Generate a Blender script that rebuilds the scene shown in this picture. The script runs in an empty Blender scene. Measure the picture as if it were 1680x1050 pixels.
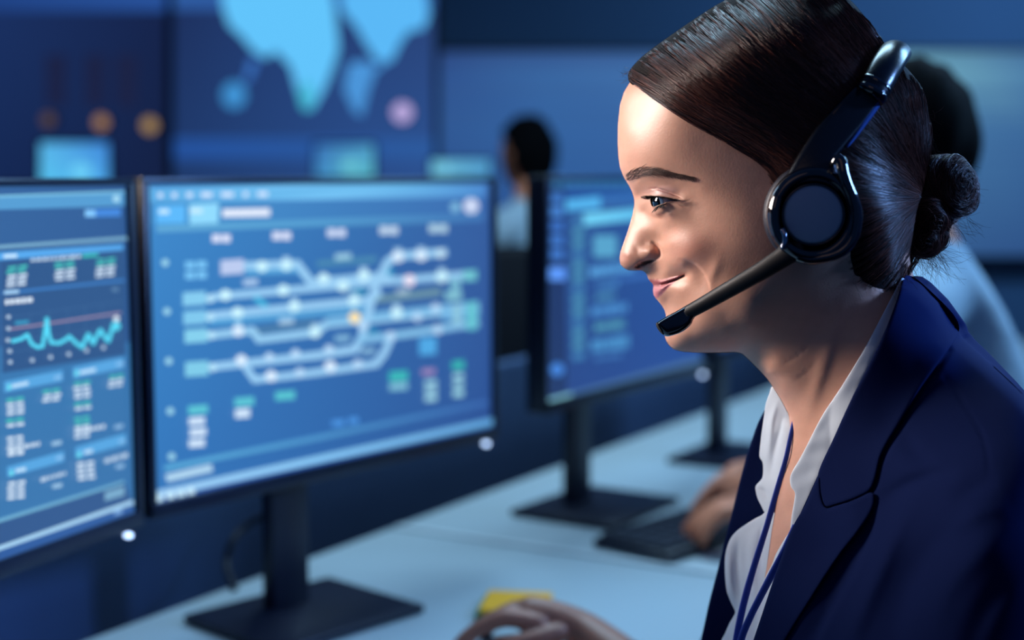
import bpy, bmesh, math, random
import numpy as np
from mathutils import Vector, Matrix, geometry
random.seed(7); rng = np.random.default_rng(7)
scene = bpy.context.scene
# ------------------------------------------------------------------ camera
FPX = 2333.3; CAMZ = 1.234; HOR = 293.0
TH = math.atan((525-HOR)/FPX)
cam_d = bpy.data.cameras.new('camera'); cam = bpy.data.objects.new('camera', cam_d)
scene.collection.objects.link(cam); scene.camera = cam
cam.location = (0, 0, CAMZ); cam.rotation_euler = (math.pi/2-TH, 0, 0)
cam_d.lens = 50.0; cam_d.sensor_width = 36.0; cam_d.clip_start = 0.05
FOCUS = 0.920
cam_d.dof.use_dof = True; cam_d.dof.focus_distance = FOCUS; cam_d.dof.aperture_fstop = 3.15
# ------------------------------------------------------------------ world and exposure
w = bpy.data.worlds.new('world'); scene.world = w; w.use_nodes = True
w.node_tree.nodes['Background'].inputs[0].default_value = (0.05, 0.16, 0.50, 1)
w.node_tree.nodes['Background'].inputs[1].default_value = 0.23
vs = scene.view_settings; vs.view_transform = 'Standard'; vs.look = 'None'
vs.exposure = 0.0; vs.gamma = 1.0; vs.use_curve_mapping = False
# ------------------------------------------------------------------ unseen area lights added to light woman and room
def area(name, loc, target, size, power, col, sy=None, spread=180):
    l = bpy.data.lights.new(name, 'AREA'); l.energy = power; l.color = col
    l.size = size; l.spread = math.radians(spread)
    if sy: l.shape = 'RECTANGLE'; l.size_y = sy
    o = bpy.data.objects.new(name, l); scene.collection.objects.link(o)
    o.location = loc
    o.rotation_euler = (Vector(target)-Vector(loc)).to_track_quat('-Z', 'Y').to_euler()
    return o
area('key_light', (-1.04, 1.34, 1.56), (0.12, 0.97, 1.27), 0.36, 2.0, (1.0, 0.87, 0.80), None, 42)
area('front_light', (-1.3, 2.0, 2.2), (0.15, 0.97, 0.95), 0.5, 4.2, (0.42, 0.70, 1.0))
area('rim_light', (1.7, 2.3, 2.1), (0.3, 0.98, 1.2), 0.7, 26, (0.28, 0.58, 1.0))
area('fill_light', (-0.7, -1.0, 2.2), (0.2, 1.0, 1.2), 1.0, 1.0, (1.0, 0.64, 0.50))
area('side_light', (1.70, 0.74, 1.75), (0.29, 0.99, 1.28), 0.25, 2.3, (0.20, 0.42, 1.0), None, 36)
area('ceiling_light', (0.3, 2.7, 2.75), (0.3, 2.6, 0.0), 1.2, 48, (0.46, 0.76, 1.0))
area('wall_wash_light', (2.6, 5.2, 2.75), (2.6, 6.5, 1.5), 1.6, 30, (0.32, 0.62, 1.0), 0.4)
# ------------------------------------------------------------------ helpers
C = scene.collection
cT, sT = math.cos(TH), math.sin(TH)
def rdir(px, py):
    px = np.asarray(px, float); py = np.asarray(py, float)
    dx = (px-840)/FPX; dy = -(py-525)/FPX
    return np.stack([dx+0*dy, cT+sT*dy+0*dx, -sT+cT*dy+0*dx], -1)
CAMP = np.array([0, 0, CAMZ])
def atY(px, py, Y):
    d = rdir(px, py); return CAMP + d*(Y/d[..., 1])[..., None] if d.ndim > 1 else CAMP + d*(Y/d[1])
def atZ(px, py, z):
    d = rdir(px, py); return CAMP + d*((z-CAMZ)/d[2])
def lin(c):
    if isinstance(c, str):
        c = c.lstrip('#'); c = [int(c[i:i+2], 16)/255 for i in (0, 2, 4)]
    return tuple((x/12.92 if x <= .04045 else ((x+.055)/1.055)**2.4) for x in c)
MATS = {}
def mat(name, col, rough=.5, metal=0., emis=None, estr=1., bump=None, noise=None, spec=None, coat=0, sheen=0, attr=None, sss=0, alpha=None):
    if name in MATS: return MATS[name]
    m = bpy.data.materials.new(name); m.use_nodes = True; nt = m.node_tree; b = nt.nodes['Principled BSDF']
    col = lin(col); b.inputs['Base Color'].default_value = (*col, 1)
    b.inputs['Roughness'].default_value = rough; b.inputs['Metallic'].default_value = metal
    if spec is not None: b.inputs['Specular IOR Level'].default_value = spec
    if coat: b.inputs['Coat Weight'].default_value = coat
    if sheen: b.inputs['Sheen Weight'].default_value = sheen; b.inputs['Sheen Roughness'].default_value = .5
    if emis: b.inputs['Emission Color'].default_value = (*lin(emis), 1); b.inputs['Emission Strength'].default_value = estr
    tc = nt.nodes.new('ShaderNodeTexCoord')
    if noise:   # (scale, amount): gentle procedural variation of the base colour
        n = nt.nodes.new('ShaderNodeTexNoise'); n.inputs['Scale'].default_value = noise[0]; n.inputs['Detail'].default_value = 4
        nt.links.new(tc.outputs['Object'], n.inputs['Vector'])
        r = nt.nodes.new('ShaderNodeMapRange'); r.inputs['To Min'].default_value = 1-noise[1]; r.inputs['To Max'].default_value = 1+noise[1]
        nt.links.new(n.outputs['Fac'], r.inputs['Value'])
        mx = nt.nodes.new('ShaderNodeVectorMath'); mx.operation = 'SCALE'; mx.inputs[0].default_value = col
        nt.links.new(r.outputs[0], mx.inputs['Scale']); nt.links.new(mx.outputs[0], b.inputs['Base Color'])
    if bump:    # (scale, strength)
        n = nt.nodes.new('ShaderNodeTexNoise'); n.inputs['Scale'].default_value = bump[0]; n.inputs['Detail'].default_value = 3
        nt.links.new(tc.outputs['Object'], n.inputs['Vector'])
        bp = nt.nodes.new('ShaderNodeBump'); bp.inputs['Strength'].default_value = bump[1]; bp.inputs['Distance'].default_value = .001
        nt.links.new(n.outputs['Fac'], bp.inputs['Height']); nt.links.new(bp.outputs[0], b.inputs['Normal'])
    MATS[name] = m; return m
def screen_mat():
    if 'screen' in MATS: return MATS['screen']
    m = bpy.data.materials.new('screen'); m.use_nodes = True; nt = m.node_tree; b = nt.nodes['Principled BSDF']
    b.inputs['Base Color'].default_value = (.004, .006, .01, 1); b.inputs['Roughness'].default_value = .35
    a = nt.nodes.new('ShaderNodeAttribute'); a.attribute_name = 'glow'
    nt.links.new(a.outputs['Color'], b.inputs['Emission Color']); b.inputs['Emission Strength'].default_value = 1.0
    MATS['screen'] = m; return m
def link(o, parent=None):
    C.objects.link(o)
    if parent is not None:
        o.parent = parent
        p = parent; inv = Matrix.Identity(4)
        if parent.get('_w') is not None: inv = Matrix.Translation(-Vector(parent['_w']))
        o.matrix_parent_inverse = inv
    return o
def setp(o, label=None, cat=None, group=None, kind=None):
    if label: o['label'] = label
    if cat: o['category'] = cat
    if group: o['group'] = group
    if kind: o['kind'] = kind
    return o
def empty(name, loc, label, cat, group=None):
    o = bpy.data.objects.new(name, None); C.objects.link(o); o.location = [float(x) for x in loc]
    o.empty_display_size = .05; o['_w'] = [float(x) for x in loc]
    return setp(o, label, cat, group)
def mesh_obj(name, verts, faces, m, parent=None, smooth=False, colors=None):
    me = bpy.data.meshes.new(name)
    me.from_pydata([tuple(map(float, v)) for v in verts], [], [tuple(map(int, f)) for f in faces]); me.update()
    if smooth: me.polygons.foreach_set('use_smooth', [True]*len(me.polygons))
    if m is not None:
        for k in (m if isinstance(m, (list, tuple)) else [m]): me.materials.append(k)
    if colors is not None:
        a = me.color_attributes.new('glow', 'FLOAT_COLOR', 'POINT')
        a.data.foreach_set('color', np.concatenate([np.asarray(colors, float), np.ones((len(colors), 1))], 1).ravel())
    o = bpy.data.objects.new(name, me); return link(o, parent)
class MB:
    def __init__(s): s.bm = bmesh.new()
    def box(s, c, size, M=None, bevel=0, seg=2):
        b = bmesh.new(); bmesh.ops.create_cube(b, size=1)
        bmesh.ops.scale(b, vec=size, verts=b.verts)
        if bevel: bmesh.ops.bevel(b, geom=b.edges[:], offset=bevel, segments=seg, affect='EDGES', profile=.5)
        T = Matrix.Translation(Vector(c))
        b.transform((M or Matrix.Identity(4)) @ T); s._m(b); return s
    def _m(s, b):
        me = bpy.data.meshes.new('t'); b.to_mesh(me); b.free(); s.bm.from_mesh(me); bpy.data.meshes.remove(me)
    def cyl(s, c, r, h, M=None, seg=32, r2=None, bevel=0):
        b = bmesh.new(); bmesh.ops.create_cone(b, cap_ends=True, segments=seg, radius1=r, radius2=r if r2 is None else r2, depth=h)
        if bevel: bmesh.ops.bevel(b, geom=[e for e in b.edges if len([f for f in e.link_faces if len(f.verts) > 4]) == 1], offset=bevel, segments=3, affect='EDGES', profile=.5)
        b.transform((M or Matrix.Identity(4)) @ Matrix.Translation(Vector(c))); s._m(b); return s
    def sph(s, c, r, sc=(1, 1, 1), M=None, u=24, v=16):
        b = bmesh.new(); bmesh.ops.create_uvsphere(b, u_segments=u, v_segments=v, radius=r)
        bmesh.ops.scale(b, vec=sc, verts=b.verts)
        b.transform(Matrix.Translation(Vector(c)) @ (M or Matrix.Identity(4))); s._m(b); return s
    def tube(s, pts, rad, n=14, flat=None, cap=True, up=(0, 0, 1)):
        """pts Nx3, rad scalar/array; flat = second radius (array) along the binormal"""
        pts = [Vector(p) for p in pts]; N = len(pts)
        rad = np.broadcast_to(np.asarray(rad, float), (N,)); fl = rad if flat is None else np.broadcast_to(np.asarray(flat, float), (N,))
        rings = []; nrm = None
        for i, p in enumerate(pts):
            t = (pts[min(i+1, N-1)]-pts[max(i-1, 0)]).normalized()
            if nrm is None:
                nrm = Vector(up); nrm = (nrm-t*nrm.dot(t))
                if nrm.length < 1e-3: nrm = t.orthogonal()
            else: nrm = nrm-t*nrm.dot(t)
            nrm.normalize(); bn = t.cross(nrm)
            rings.append([s.bm.verts.new(p+nrm*rad[i]*math.cos(a)+bn*fl[i]*math.sin(a)) for a in [2*math.pi*k/n for k in range(n)]])
        for a, b in zip(rings, rings[1:]):
            for k in range(n): s.bm.faces.new((a[k], a[(k+1) % n], b[(k+1) % n], b[k]))
        if cap: s.bm.faces.new(rings[0][::-1]); s.bm.faces.new(rings[-1])
        return s
    def build(s, name, m, parent=None, smooth=False, auto=None):
        bmesh.ops.recalc_face_normals(s.bm, faces=s.bm.faces)
        me = bpy.data.meshes.new(name); s.bm.to_mesh(me); s.bm.free()
        me.materials.append(m)
        if smooth: me.polygons.foreach_set('use_smooth', [True]*len(me.polygons))
        if auto is not None:
            me.polygons.foreach_set('use_smooth', [True]*len(me.polygons))
            try: me.set_sharp_from_angle(angle=math.radians(auto))
            except Exception: pass
        return link(bpy.data.objects.new(name, me), parent)
def catmull(P, n=8):
    P = np.asarray(P, float); Q = np.vstack([2*P[0]-P[1], P, 2*P[-1]-P[-2]]); out = []
    for i in range(1, len(Q)-2):
        for t in np.arange(n)/n:
            out.append(.5*((2*Q[i])+(-Q[i-1]+Q[i+1])*t+(2*Q[i-1]-5*Q[i]+4*Q[i+1]-Q[i+2])*t*t+(-Q[i-1]+3*Q[i]-3*Q[i+1]+Q[i+2])*t**3))
    out.append(P[-1]); return np.array(out)
def skinned(joints, edges, m, name, parent=None, sub=2):
    """one continuous body from a joint skeleton: joints = [(xyz, radius)] or radius pair"""
    me = bpy.data.meshes.new(name)
    me.from_pydata([tuple(map(float, j[0])) for j in joints], edges, [])
    me.materials.append(m); o = link(bpy.data.objects.new(name, me), parent)
    md = o.modifiers.new('skin', 'SKIN'); md.use_smooth_shade = True
    sv = me.skin_vertices[0].data
    for i, j in enumerate(joints):
        r = j[1]; sv[i].radius = (r, r) if not isinstance(r, tuple) else r
    comp = list(range(len(joints)))          # every separate chain gets a root of its own
    for a, b in edges:
        ca, cb = comp[a], comp[b]
        if ca != cb: comp = [min(ca, cb) if c in (ca, cb) else c for c in comp]
    for c in set(comp): sv[c].use_root = True
    sb = o.modifiers.new('sub', 'SUBSURF'); sb.levels = sub; sb.render_levels = sub
    return bake(o)
def fuse(o, voxel, it=6):
    md = o.modifiers.new('fuse', 'REMESH'); md.mode = 'VOXEL'; md.voxel_size = voxel; md.use_smooth_shade = True
    sm = o.modifiers.new('soft', 'SMOOTH'); sm.factor = .5; sm.iterations = it
    return bake(o)
def bake(o):
    dg = bpy.context.evaluated_depsgraph_get(); bpy.context.view_layer.update()
    dg = bpy.context.evaluated_depsgraph_get()
    me = bpy.data.meshes.new_from_object(o.evaluated_get(dg)); o.modifiers.clear(); old = o.data; o.data = me; bpy.data.meshes.remove(old)
    return o
# ------------------------------------------------------------------ room shell
def struct(o): o['kind'] = 'structure'; return o
m_floor = mat('carpet', '#1a2238', .9, noise=(60, .3), bump=(400, .5))
m_wall = mat('painted_wall', '#4a6f98', .8, noise=(2, .08))
m_dark = mat('dark_wall', '#1c2a4a', .8, noise=(2, .1))
struct(MB().box((0.5, 3, -.02), (9, 9, .04)).build('floor', m_floor))
struct(MB().box((0.5, 4.6, 2.92), (9, 5.8, .04)).build('ceiling', m_dark))
struct(MB().box((0.5, 7.0, 1.45), (9, .1, 2.9)).build('wall_back', m_wall))
struct(MB().box((-4.0, 3, 1.45), (.1, 9, 2.9)).build('wall_left', m_dark))
struct(MB().box((5.0, 3, 1.45), (.1, 9, 2.9)).build('wall_right', m_wall))
YW = 6.9
def wpoly(pix, Y):       # pixel outline -> points on the vertical plane at distance Y
    return [atY(p[0], p[1], Y) for p in pix]
class Screen:
    """display content: flat coloured shapes on one plane, one mesh, colour = light given off"""
    def __init__(s, o, n, clip=None):
        s.o = np.array(o, float); s.n = np.array(n, float)/np.linalg.norm(n); s.V = []; s.F = []; s.K = []; s.l = 0
        s.clip = clip      # (u axis, u0, u1, z0, z1): the visible display rectangle
    def _clip(s, P):
        u, u0, u1, z0, z1 = s.clip; f = lambda q: float(np.dot(q[0]-s.o, u)); g = lambda q: float(q[0][2])
        for fn, lim, sg in ((f, u0, 1), (f, u1, -1), (g, z0, 1), (g, z1, -1)):
            out = []
            for i in range(len(P)):
                a, b = P[i-1], P[i]; da, db = sg*(fn(a)-lim), sg*(fn(b)-lim)
                if (da >= 0) != (db >= 0): t = da/(da-db); out.append((a[0]+(b[0]-a[0])*t, a[1]+(b[1]-a[1])*t))
                if db >= 0: out.append(b)
            P = out
            if not P: return P
        return P
    def hit(s, px, py, off):
        d = rdir(px, py); o = s.o+s.n*off; t = np.dot(o-CAMP, s.n)/np.dot(d, s.n); return CAMP+d*t
    def poly(s, pts, col, lift=True):
        if lift: s.l += 1
        off = .00002*s.l+.0002; i0 = len(s.V)
        cols = col if isinstance(col, list) else [col]*len(pts)
        P = [(s.hit(p[0], p[1], off), np.array(lin(c))) for p, c in zip(pts, cols)]
        if s.clip: P = s._clip(P)
        if len(P) < 3: return
        for p, c in P: s.V.append(p); s.K.append(c)
        s.F.append(tuple(range(i0, i0+len(P))))
    def rect(s, cx, cy, w, h, col, sl=0.):
        s.poly([(cx-w/2, cy-h/2-sl*w/2), (cx+w/2, cy-h/2+sl*w/2), (cx+w/2, cy+h/2+sl*w/2), (cx-w/2, cy+h/2-sl*w/2)], col)
    def dot(s, cx, cy, r, col, n=12, ry=None):
        ry = ry or r; s.poly([(cx+r*math.cos(2*math.pi*k/n), cy+ry*math.sin(2*math.pi*k/n)) for k in range(n)], col)
    def line(s, pts, th, col):
        s.l += 1
        for a, b in zip(pts, pts[1:]):
            dx, dy = b[0]-a[0], b[1]-a[1]; L = math.hypot(dx, dy); ex, ey = dx/L*th*.25, dy/L*th*.25; nx, ny = -dy/L*th/2, dx/L*th/2
            s.poly([(a[0]-ex+nx, a[1]-ey+ny), (b[0]+ex+nx, b[1]+ey+ny), (b[0]+ex-nx, b[1]+ey-ny), (a[0]-ex-nx, a[1]-ey-ny)], col, True)
    def words(s, x0, x1, y, h, col, sl=0.):
        x = x0
        while x < x1-2:
            L = min(random.uniform(5, 13), x1-x); s.rect(x+L/2, y+sl*(x+L/2-x0), L-1.2, h*random.uniform(.8, 1), col, sl); x += L+.8
    def build(s, name, parent):
        return mesh_obj(name, s.V, s.F, screen_mat(), parent, colors=s.K)
# big display wall with the world map, hung on the back wall
vw = empty('display_wall', atY(520, 200, YW)-np.array([0, 0, .3]), 'huge wall-mounted display panel showing a glowing light blue world map', 'display panel')
a = atY(285, 300, YW-.06); b = atY(712, -70, YW-.06)
MB().box(((a[0]+b[0])/2, YW-.03, (a[2]+b[2])/2), (b[0]-a[0]+.04, .06, b[2]-a[2]+.04), bevel=.006).build('frame', mat('matte_black', '#0c1122', .5), vw)
S = Screen((0, YW-.062, 0), (0, -1, 0))
S.poly([(285, -70), (712, -70), (712, 300), (285, 300)], ['#1c2c58', '#22386c', '#2a5090', '#1f3a6c'])
S.poly([(285, -70), (712, -70), (712, 16), (285, 16)], '#2e5aa0')
S.poly([(285, 226), (712, 226), (712, 262), (285, 262)], ['#24509a', '#2a579a', '#2a579a', '#24509a'])
S.poly([(358, -60), (535, -60), (550, 20), (556, 80), (543, 120), (530, 150), (512, 180), (498, 178), (488, 150), (476, 108), (452, 84), (436, 96), (414, 82), (398, 62), (376, 42), (366, 14)], '#62c4fb')
S.poly([(410, 96), (424, 100), (412, 128), (398, 140)], '#3c74c4'); S.dot(384, 156, 20, '#3f90d0', ry=22); S.dot(503, 158, 12, '#46b8d4', ry=24)
S.poly([(556, -60), (690, -60), (704, 24), (696, 46), (670, 52), (656, 72), (644, 98), (632, 104), (616, 96), (600, 72), (584, 44), (562, 18)], '#5ab8f6')
S.poly([(572, 104), (604, 100), (616, 116), (604, 150), (594, 190), (582, 184), (564, 146)], '#4a94d8'); S.line([(632, 100), (612, 116)], 8, '#4a94d8')
S.build('screen', vw)
# dim second display panel left of it
vd = empty('display_wall', atY(140, 200, YW)-np.array([0, 0, .3]), 'large dark wall panel left of the glowing map display', 'display panel')
a = atY(-120, 300, YW-.06); b = atY(272, -70, YW-.06)
MB().box(((a[0]+b[0])/2, YW-.03, (a[2]+b[2])/2), (b[0]-a[0]+.04, .06, b[2]-a[2]+.04), bevel=.006).build('frame', MATS['matte_black'], vd)
S = Screen((0, YW-.062, 0), (0, -1, 0))
S.poly([(-120, -70), (272, -70), (272, 300), (-120, 300)], ['#1c3468', '#16244c', '#131f42', '#152a58'])
S.poly([(-120, -70), (272, -70), (272, 18), (-120, 18)], ['#1c3a78', '#28519a', '#28519a', '#1c3a78'])
for x in (92, 156, 208): S.poly([(x-18, 90), (x+18, 90), (x+16, 175), (x-16, 175)], '#1b2244')
S.build('screen', vd)
# long lit strip display on the right part of the wall
vr = empty('display_wall', atY(1250, 200, YW)-np.array([0, 0, .3]), 'wide pale blue lit wall panel behind the headset wearer', 'display panel')
a = atY(722, 420, YW-.06); b = atY(1900, 84, YW-.06)
MB().box(((a[0]+b[0])/2, YW-.03, (a[2]+b[2])/2), (b[0]-a[0]+.04, .06, b[2]-a[2]+.04), bevel=.006).build('frame', MATS['matte_black'], vr)
S = Screen((0, YW-.062, 0), (0, -1, 0))
def band(y0, y1, c):
    xs = [722, 900, 1050, 1250, 1500, 1600, 1700, 1900]
    for i in range(7): S.poly([(xs[i], y0), (xs[i+1], y0), (xs[i+1], y1), (xs[i], y1)], [c[0][i], c[0][i+1], c[1][i+1], c[1][i]], False)
R0 = ['#26407a', '#2c4c86', '#33568e', '#4a789c', '#5c90a8', '#517f9e', '#3c6490', '#33588a']
R1 = ['#2b4f8c', '#33619c', '#3c6aa4', '#5a8cb0', '#6ca4b8', '#5f94b0', '#4a7aa4', '#3c6698']
R2 = ['#2c5592', '#30609e', '#3562a0', '#44709e', '#4a7ca6', '#406f9e', '#3a6698', '#335c90']
R3 = ['#284a88', '#2a5290', '#2c5492', '#30558c', '#33598c', '#305588', '#2c4f84', '#284878']
band(84, 120, (R0, R1)); band(120, 215, (R1, R2)); band(215, 420, (R2, R3))
for y in (150, 182, 205, 236, 262): S.line([(722, y), (1900, y)], 3, '#33588c')
S.build('screen', vr)
# round wall lamps
for i, (px, py, r, col, st, lb) in enumerate([(82, 197, 13, '#6c564e', .4, 'faintest amber wall lamp, leftmost of the three amber lamps'), (169, 201, 14, '#a07858', .62, 'orange wall lamp, middle of the three amber lamps'),
        (248, 206, 15, '#a48458', .62, 'yellowish amber wall lamp, rightmost of the three amber lamps'), (661, 185, 19, '#a898c8', .85, 'pale pink round wall lamp right of the world map')]):
    p = atY(px, py, YW-.1); rr = r/FPX*YW*.8
    t = empty('wall_lamp', p, lb, 'lamp', None)
    MB().cyl((0, 0, 0), rr*1.1, .05, Matrix.Translation(Vector(p)) @ Matrix.Rotation(math.pi/2, 4, 'X')).build('mount', MATS['matte_black'], t)
    MB().sph(p-np.array([0, .03, 0]), rr, (1, .5, 1)).build('bulb', mat('lamp_glow_%d' % i, '#222222', .4, emis=col, estr=1.6*st), t, smooth=True)
# ------------------------------------------------------------------ desks
DZ = 0.73; DDIR = np.array([math.sin(math.radians(30)), math.cos(math.radians(30)), 0.]); DPER = np.array([DDIR[1], -DDIR[0], 0.])
D0 = atZ(140, 1050, DZ)          # a point on the back edge of the desks
def dframe(p):                   # local x along the row, local y away from the sitter
    M = Matrix(((DDIR[0], -DPER[0], 0, p[0]), (DDIR[1], -DPER[1], 0, p[1]), (0, 0, 1, p[2]), (0, 0, 0, 1))); return M
m_desk = mat('desk_laminate', '#bccad0', .4, noise=(3, .05), bump=(300, .05))
m_navy = mat('dark_plastic', '#10162c', .42, noise=(30, .15)); m_metal = mat('desk_metal', '#20293c', .35, metal=.6)
sj = np.dot(atZ(650, 866, DZ)-D0, DDIR)   # where the first joint sits along the row
DW = 0.72
def desk(s0, s1, label):
    c = D0+DDIR*(s0+s1)/2+DPER*DW/2; M = dframe((c[0], c[1], 0)); L = s1-s0
    t = empty('desk', (c[0], c[1], 0), label, 'desk', None)
    MB().box((0, 0, DZ-.0125), (L-.004, DW, .025), M, bevel=.003).build('desk_top', m_desk, t, auto=40)
    if '-' in label or 'joint' in label: MB().box((-L/2+.008, 0, DZ+.0006), (.014, DW-.006, .0012), M).build('edge_band', mat('edge_band', '#dfe8ec', .35), t)
    for x in (-L/2+.04, L/2-.04):
        for y in (-DW/2+.05, DW/2-.05): MB().box((x, y, (DZ-.026)/2), (.045, .045, DZ-.027), M, bevel=.004).build('leg', m_metal, t)
    MB().box((0, .22, DZ-.24), (L-.12, .018, .4), M).build('modesty_panel', mat('blue_panel', '#27406c', .6, noise=(8, .08)), t)
desk(sj-1.5, sj-.001, 'pale desk in front carrying the two large bright monitors and the yellow note pad')
desk(sj+.001, sj+1.5, 'pale desk beyond the joint carrying the code monitor, keyboard and a hand')
desk(sj+1.504, sj+3.0, 'farthest pale desk of the row under the distant monitor stand')
# low divider behind the row
c = D0+DDIR*(sj+.6)-DPER*.14; t = dframe((c[0], c[1], 0))
dv = empty('desk_divider', (c[0], c[1], 0), 'long dark blue fabric divider standing behind the row of desks', 'divider')
MB().box((0, 0, .46), (4.4, .03, .88), t, bevel=.004).build('panel', mat('divider_fabric', '#41587e', .85, noise=(12, .1), bump=(600, .4)), dv)
for x in (-2, 0, 2): MB().box((x, 0, .015), (.06, .3, .03), t, bevel=.004).build('foot', m_metal, dv)
# ------------------------------------------------------------------ monitors
m_bez = mat('bezel_plastic', '#10182c', .32, noise=(40, .1))
def monitor(A, B, ztop, zbot, stand_px, label, ui, group=None, base_turn=0, led=True, gap=.024):
    A = np.array(A); B = np.array(B); L = np.linalg.norm(B[:2]-A[:2]); u = (B-A)/L; u[2] = 0
    n = np.array([u[1], -u[0], 0])           # towards the viewer
    mid = (A+B)/2; H = ztop-zbot
    sp = np.array(stand_px, float)           # stand foot centre (x, y), slid along its sight line until it clears the housing
    for _ in range(40):
        if np.dot(mid[:2]-sp[:2], n[:2]) >= .03+gap: break
        sp[:2] *= 1.003
    t = empty('monitor', (sp[0], sp[1], DZ), label, 'monitor', group)
    M = Matrix(((u[0], -n[0], 0, mid[0]), (u[1], -n[1], 0, mid[1]), (0, 0, 1, (ztop+zbot)/2), (0, 0, 0, 1)))
    MB().box((0, .0165, 0), (L, .027, H), M, bevel=.004).build('housing', m_bez, t, auto=35)
    fr = MB(); bt, bs, bb = .007, .008, .017
    fr.box((0, 0, H/2-bt/2), (L, .008, bt), M, bevel=.0015).box((0, 0, -H/2+bb/2), (L, .008, bb), M, bevel=.0015)
    for sgn in (-1, 1): fr.box((sgn*(L/2-bs/2), 0, 0), (bs, .008, H-.004), M, bevel=.0015)
    fr.build('bezel', m_bez, t, auto=35)
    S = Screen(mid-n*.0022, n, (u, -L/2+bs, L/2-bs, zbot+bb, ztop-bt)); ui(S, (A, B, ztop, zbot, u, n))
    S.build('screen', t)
    if led:
        p = B-u*.022; MB().box((0, 0, 0), (.007, .009, .006), Matrix.Translation(Vector((p[0]+n[0]*.001, p[1]+n[1]*.001, zbot-.004))) @ M.to_3x3().to_4x4(), bevel=.003).build('power_light', mat('led_white', '#ffffff', .3, emis='#b8d4ff', estr=2.6), t)
    # stand: neck, hinge block, base plate
    ang = math.atan2(u[1], u[0])+base_turn; R = Matrix.Translation(Vector((sp[0], sp[1], 0))) @ Matrix.Rotation(ang, 4, 'Z')
    h = (ztop+zbot)/2+.04-DZ
    MB().box((0, 0, DZ+h/2+.006), (.056, .022, h), R, bevel=.006).build('stand_neck', m_navy, t, auto=35)
    d_ = float(np.dot(mid[:2]-np.array(sp[:2]), n[:2]))-.03   # from the neck to the back of the housing
    hc = np.array([sp[0], sp[1], 0])+n*(d_/2)
    MB().box((0, 0, 0), (.08, max(d_, .012), .09), Matrix(((u[0], -n[0], 0, hc[0]), (u[1], -n[1], 0, hc[1]), (0, 0, 1, (ztop+zbot)/2), (0, 0, 0, 1))), bevel=.005).build('hinge', m_navy, t, auto=35)
    MB().box((0, -.035, DZ+.006), (.215, .175, .010), R, bevel=.0035).build('stand_base', m_navy, t, auto=35)
    return t, u, n
def corner(px, Y): p = atY(px, 300, Y); return np.array([p[0], p[1], 0])
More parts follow.
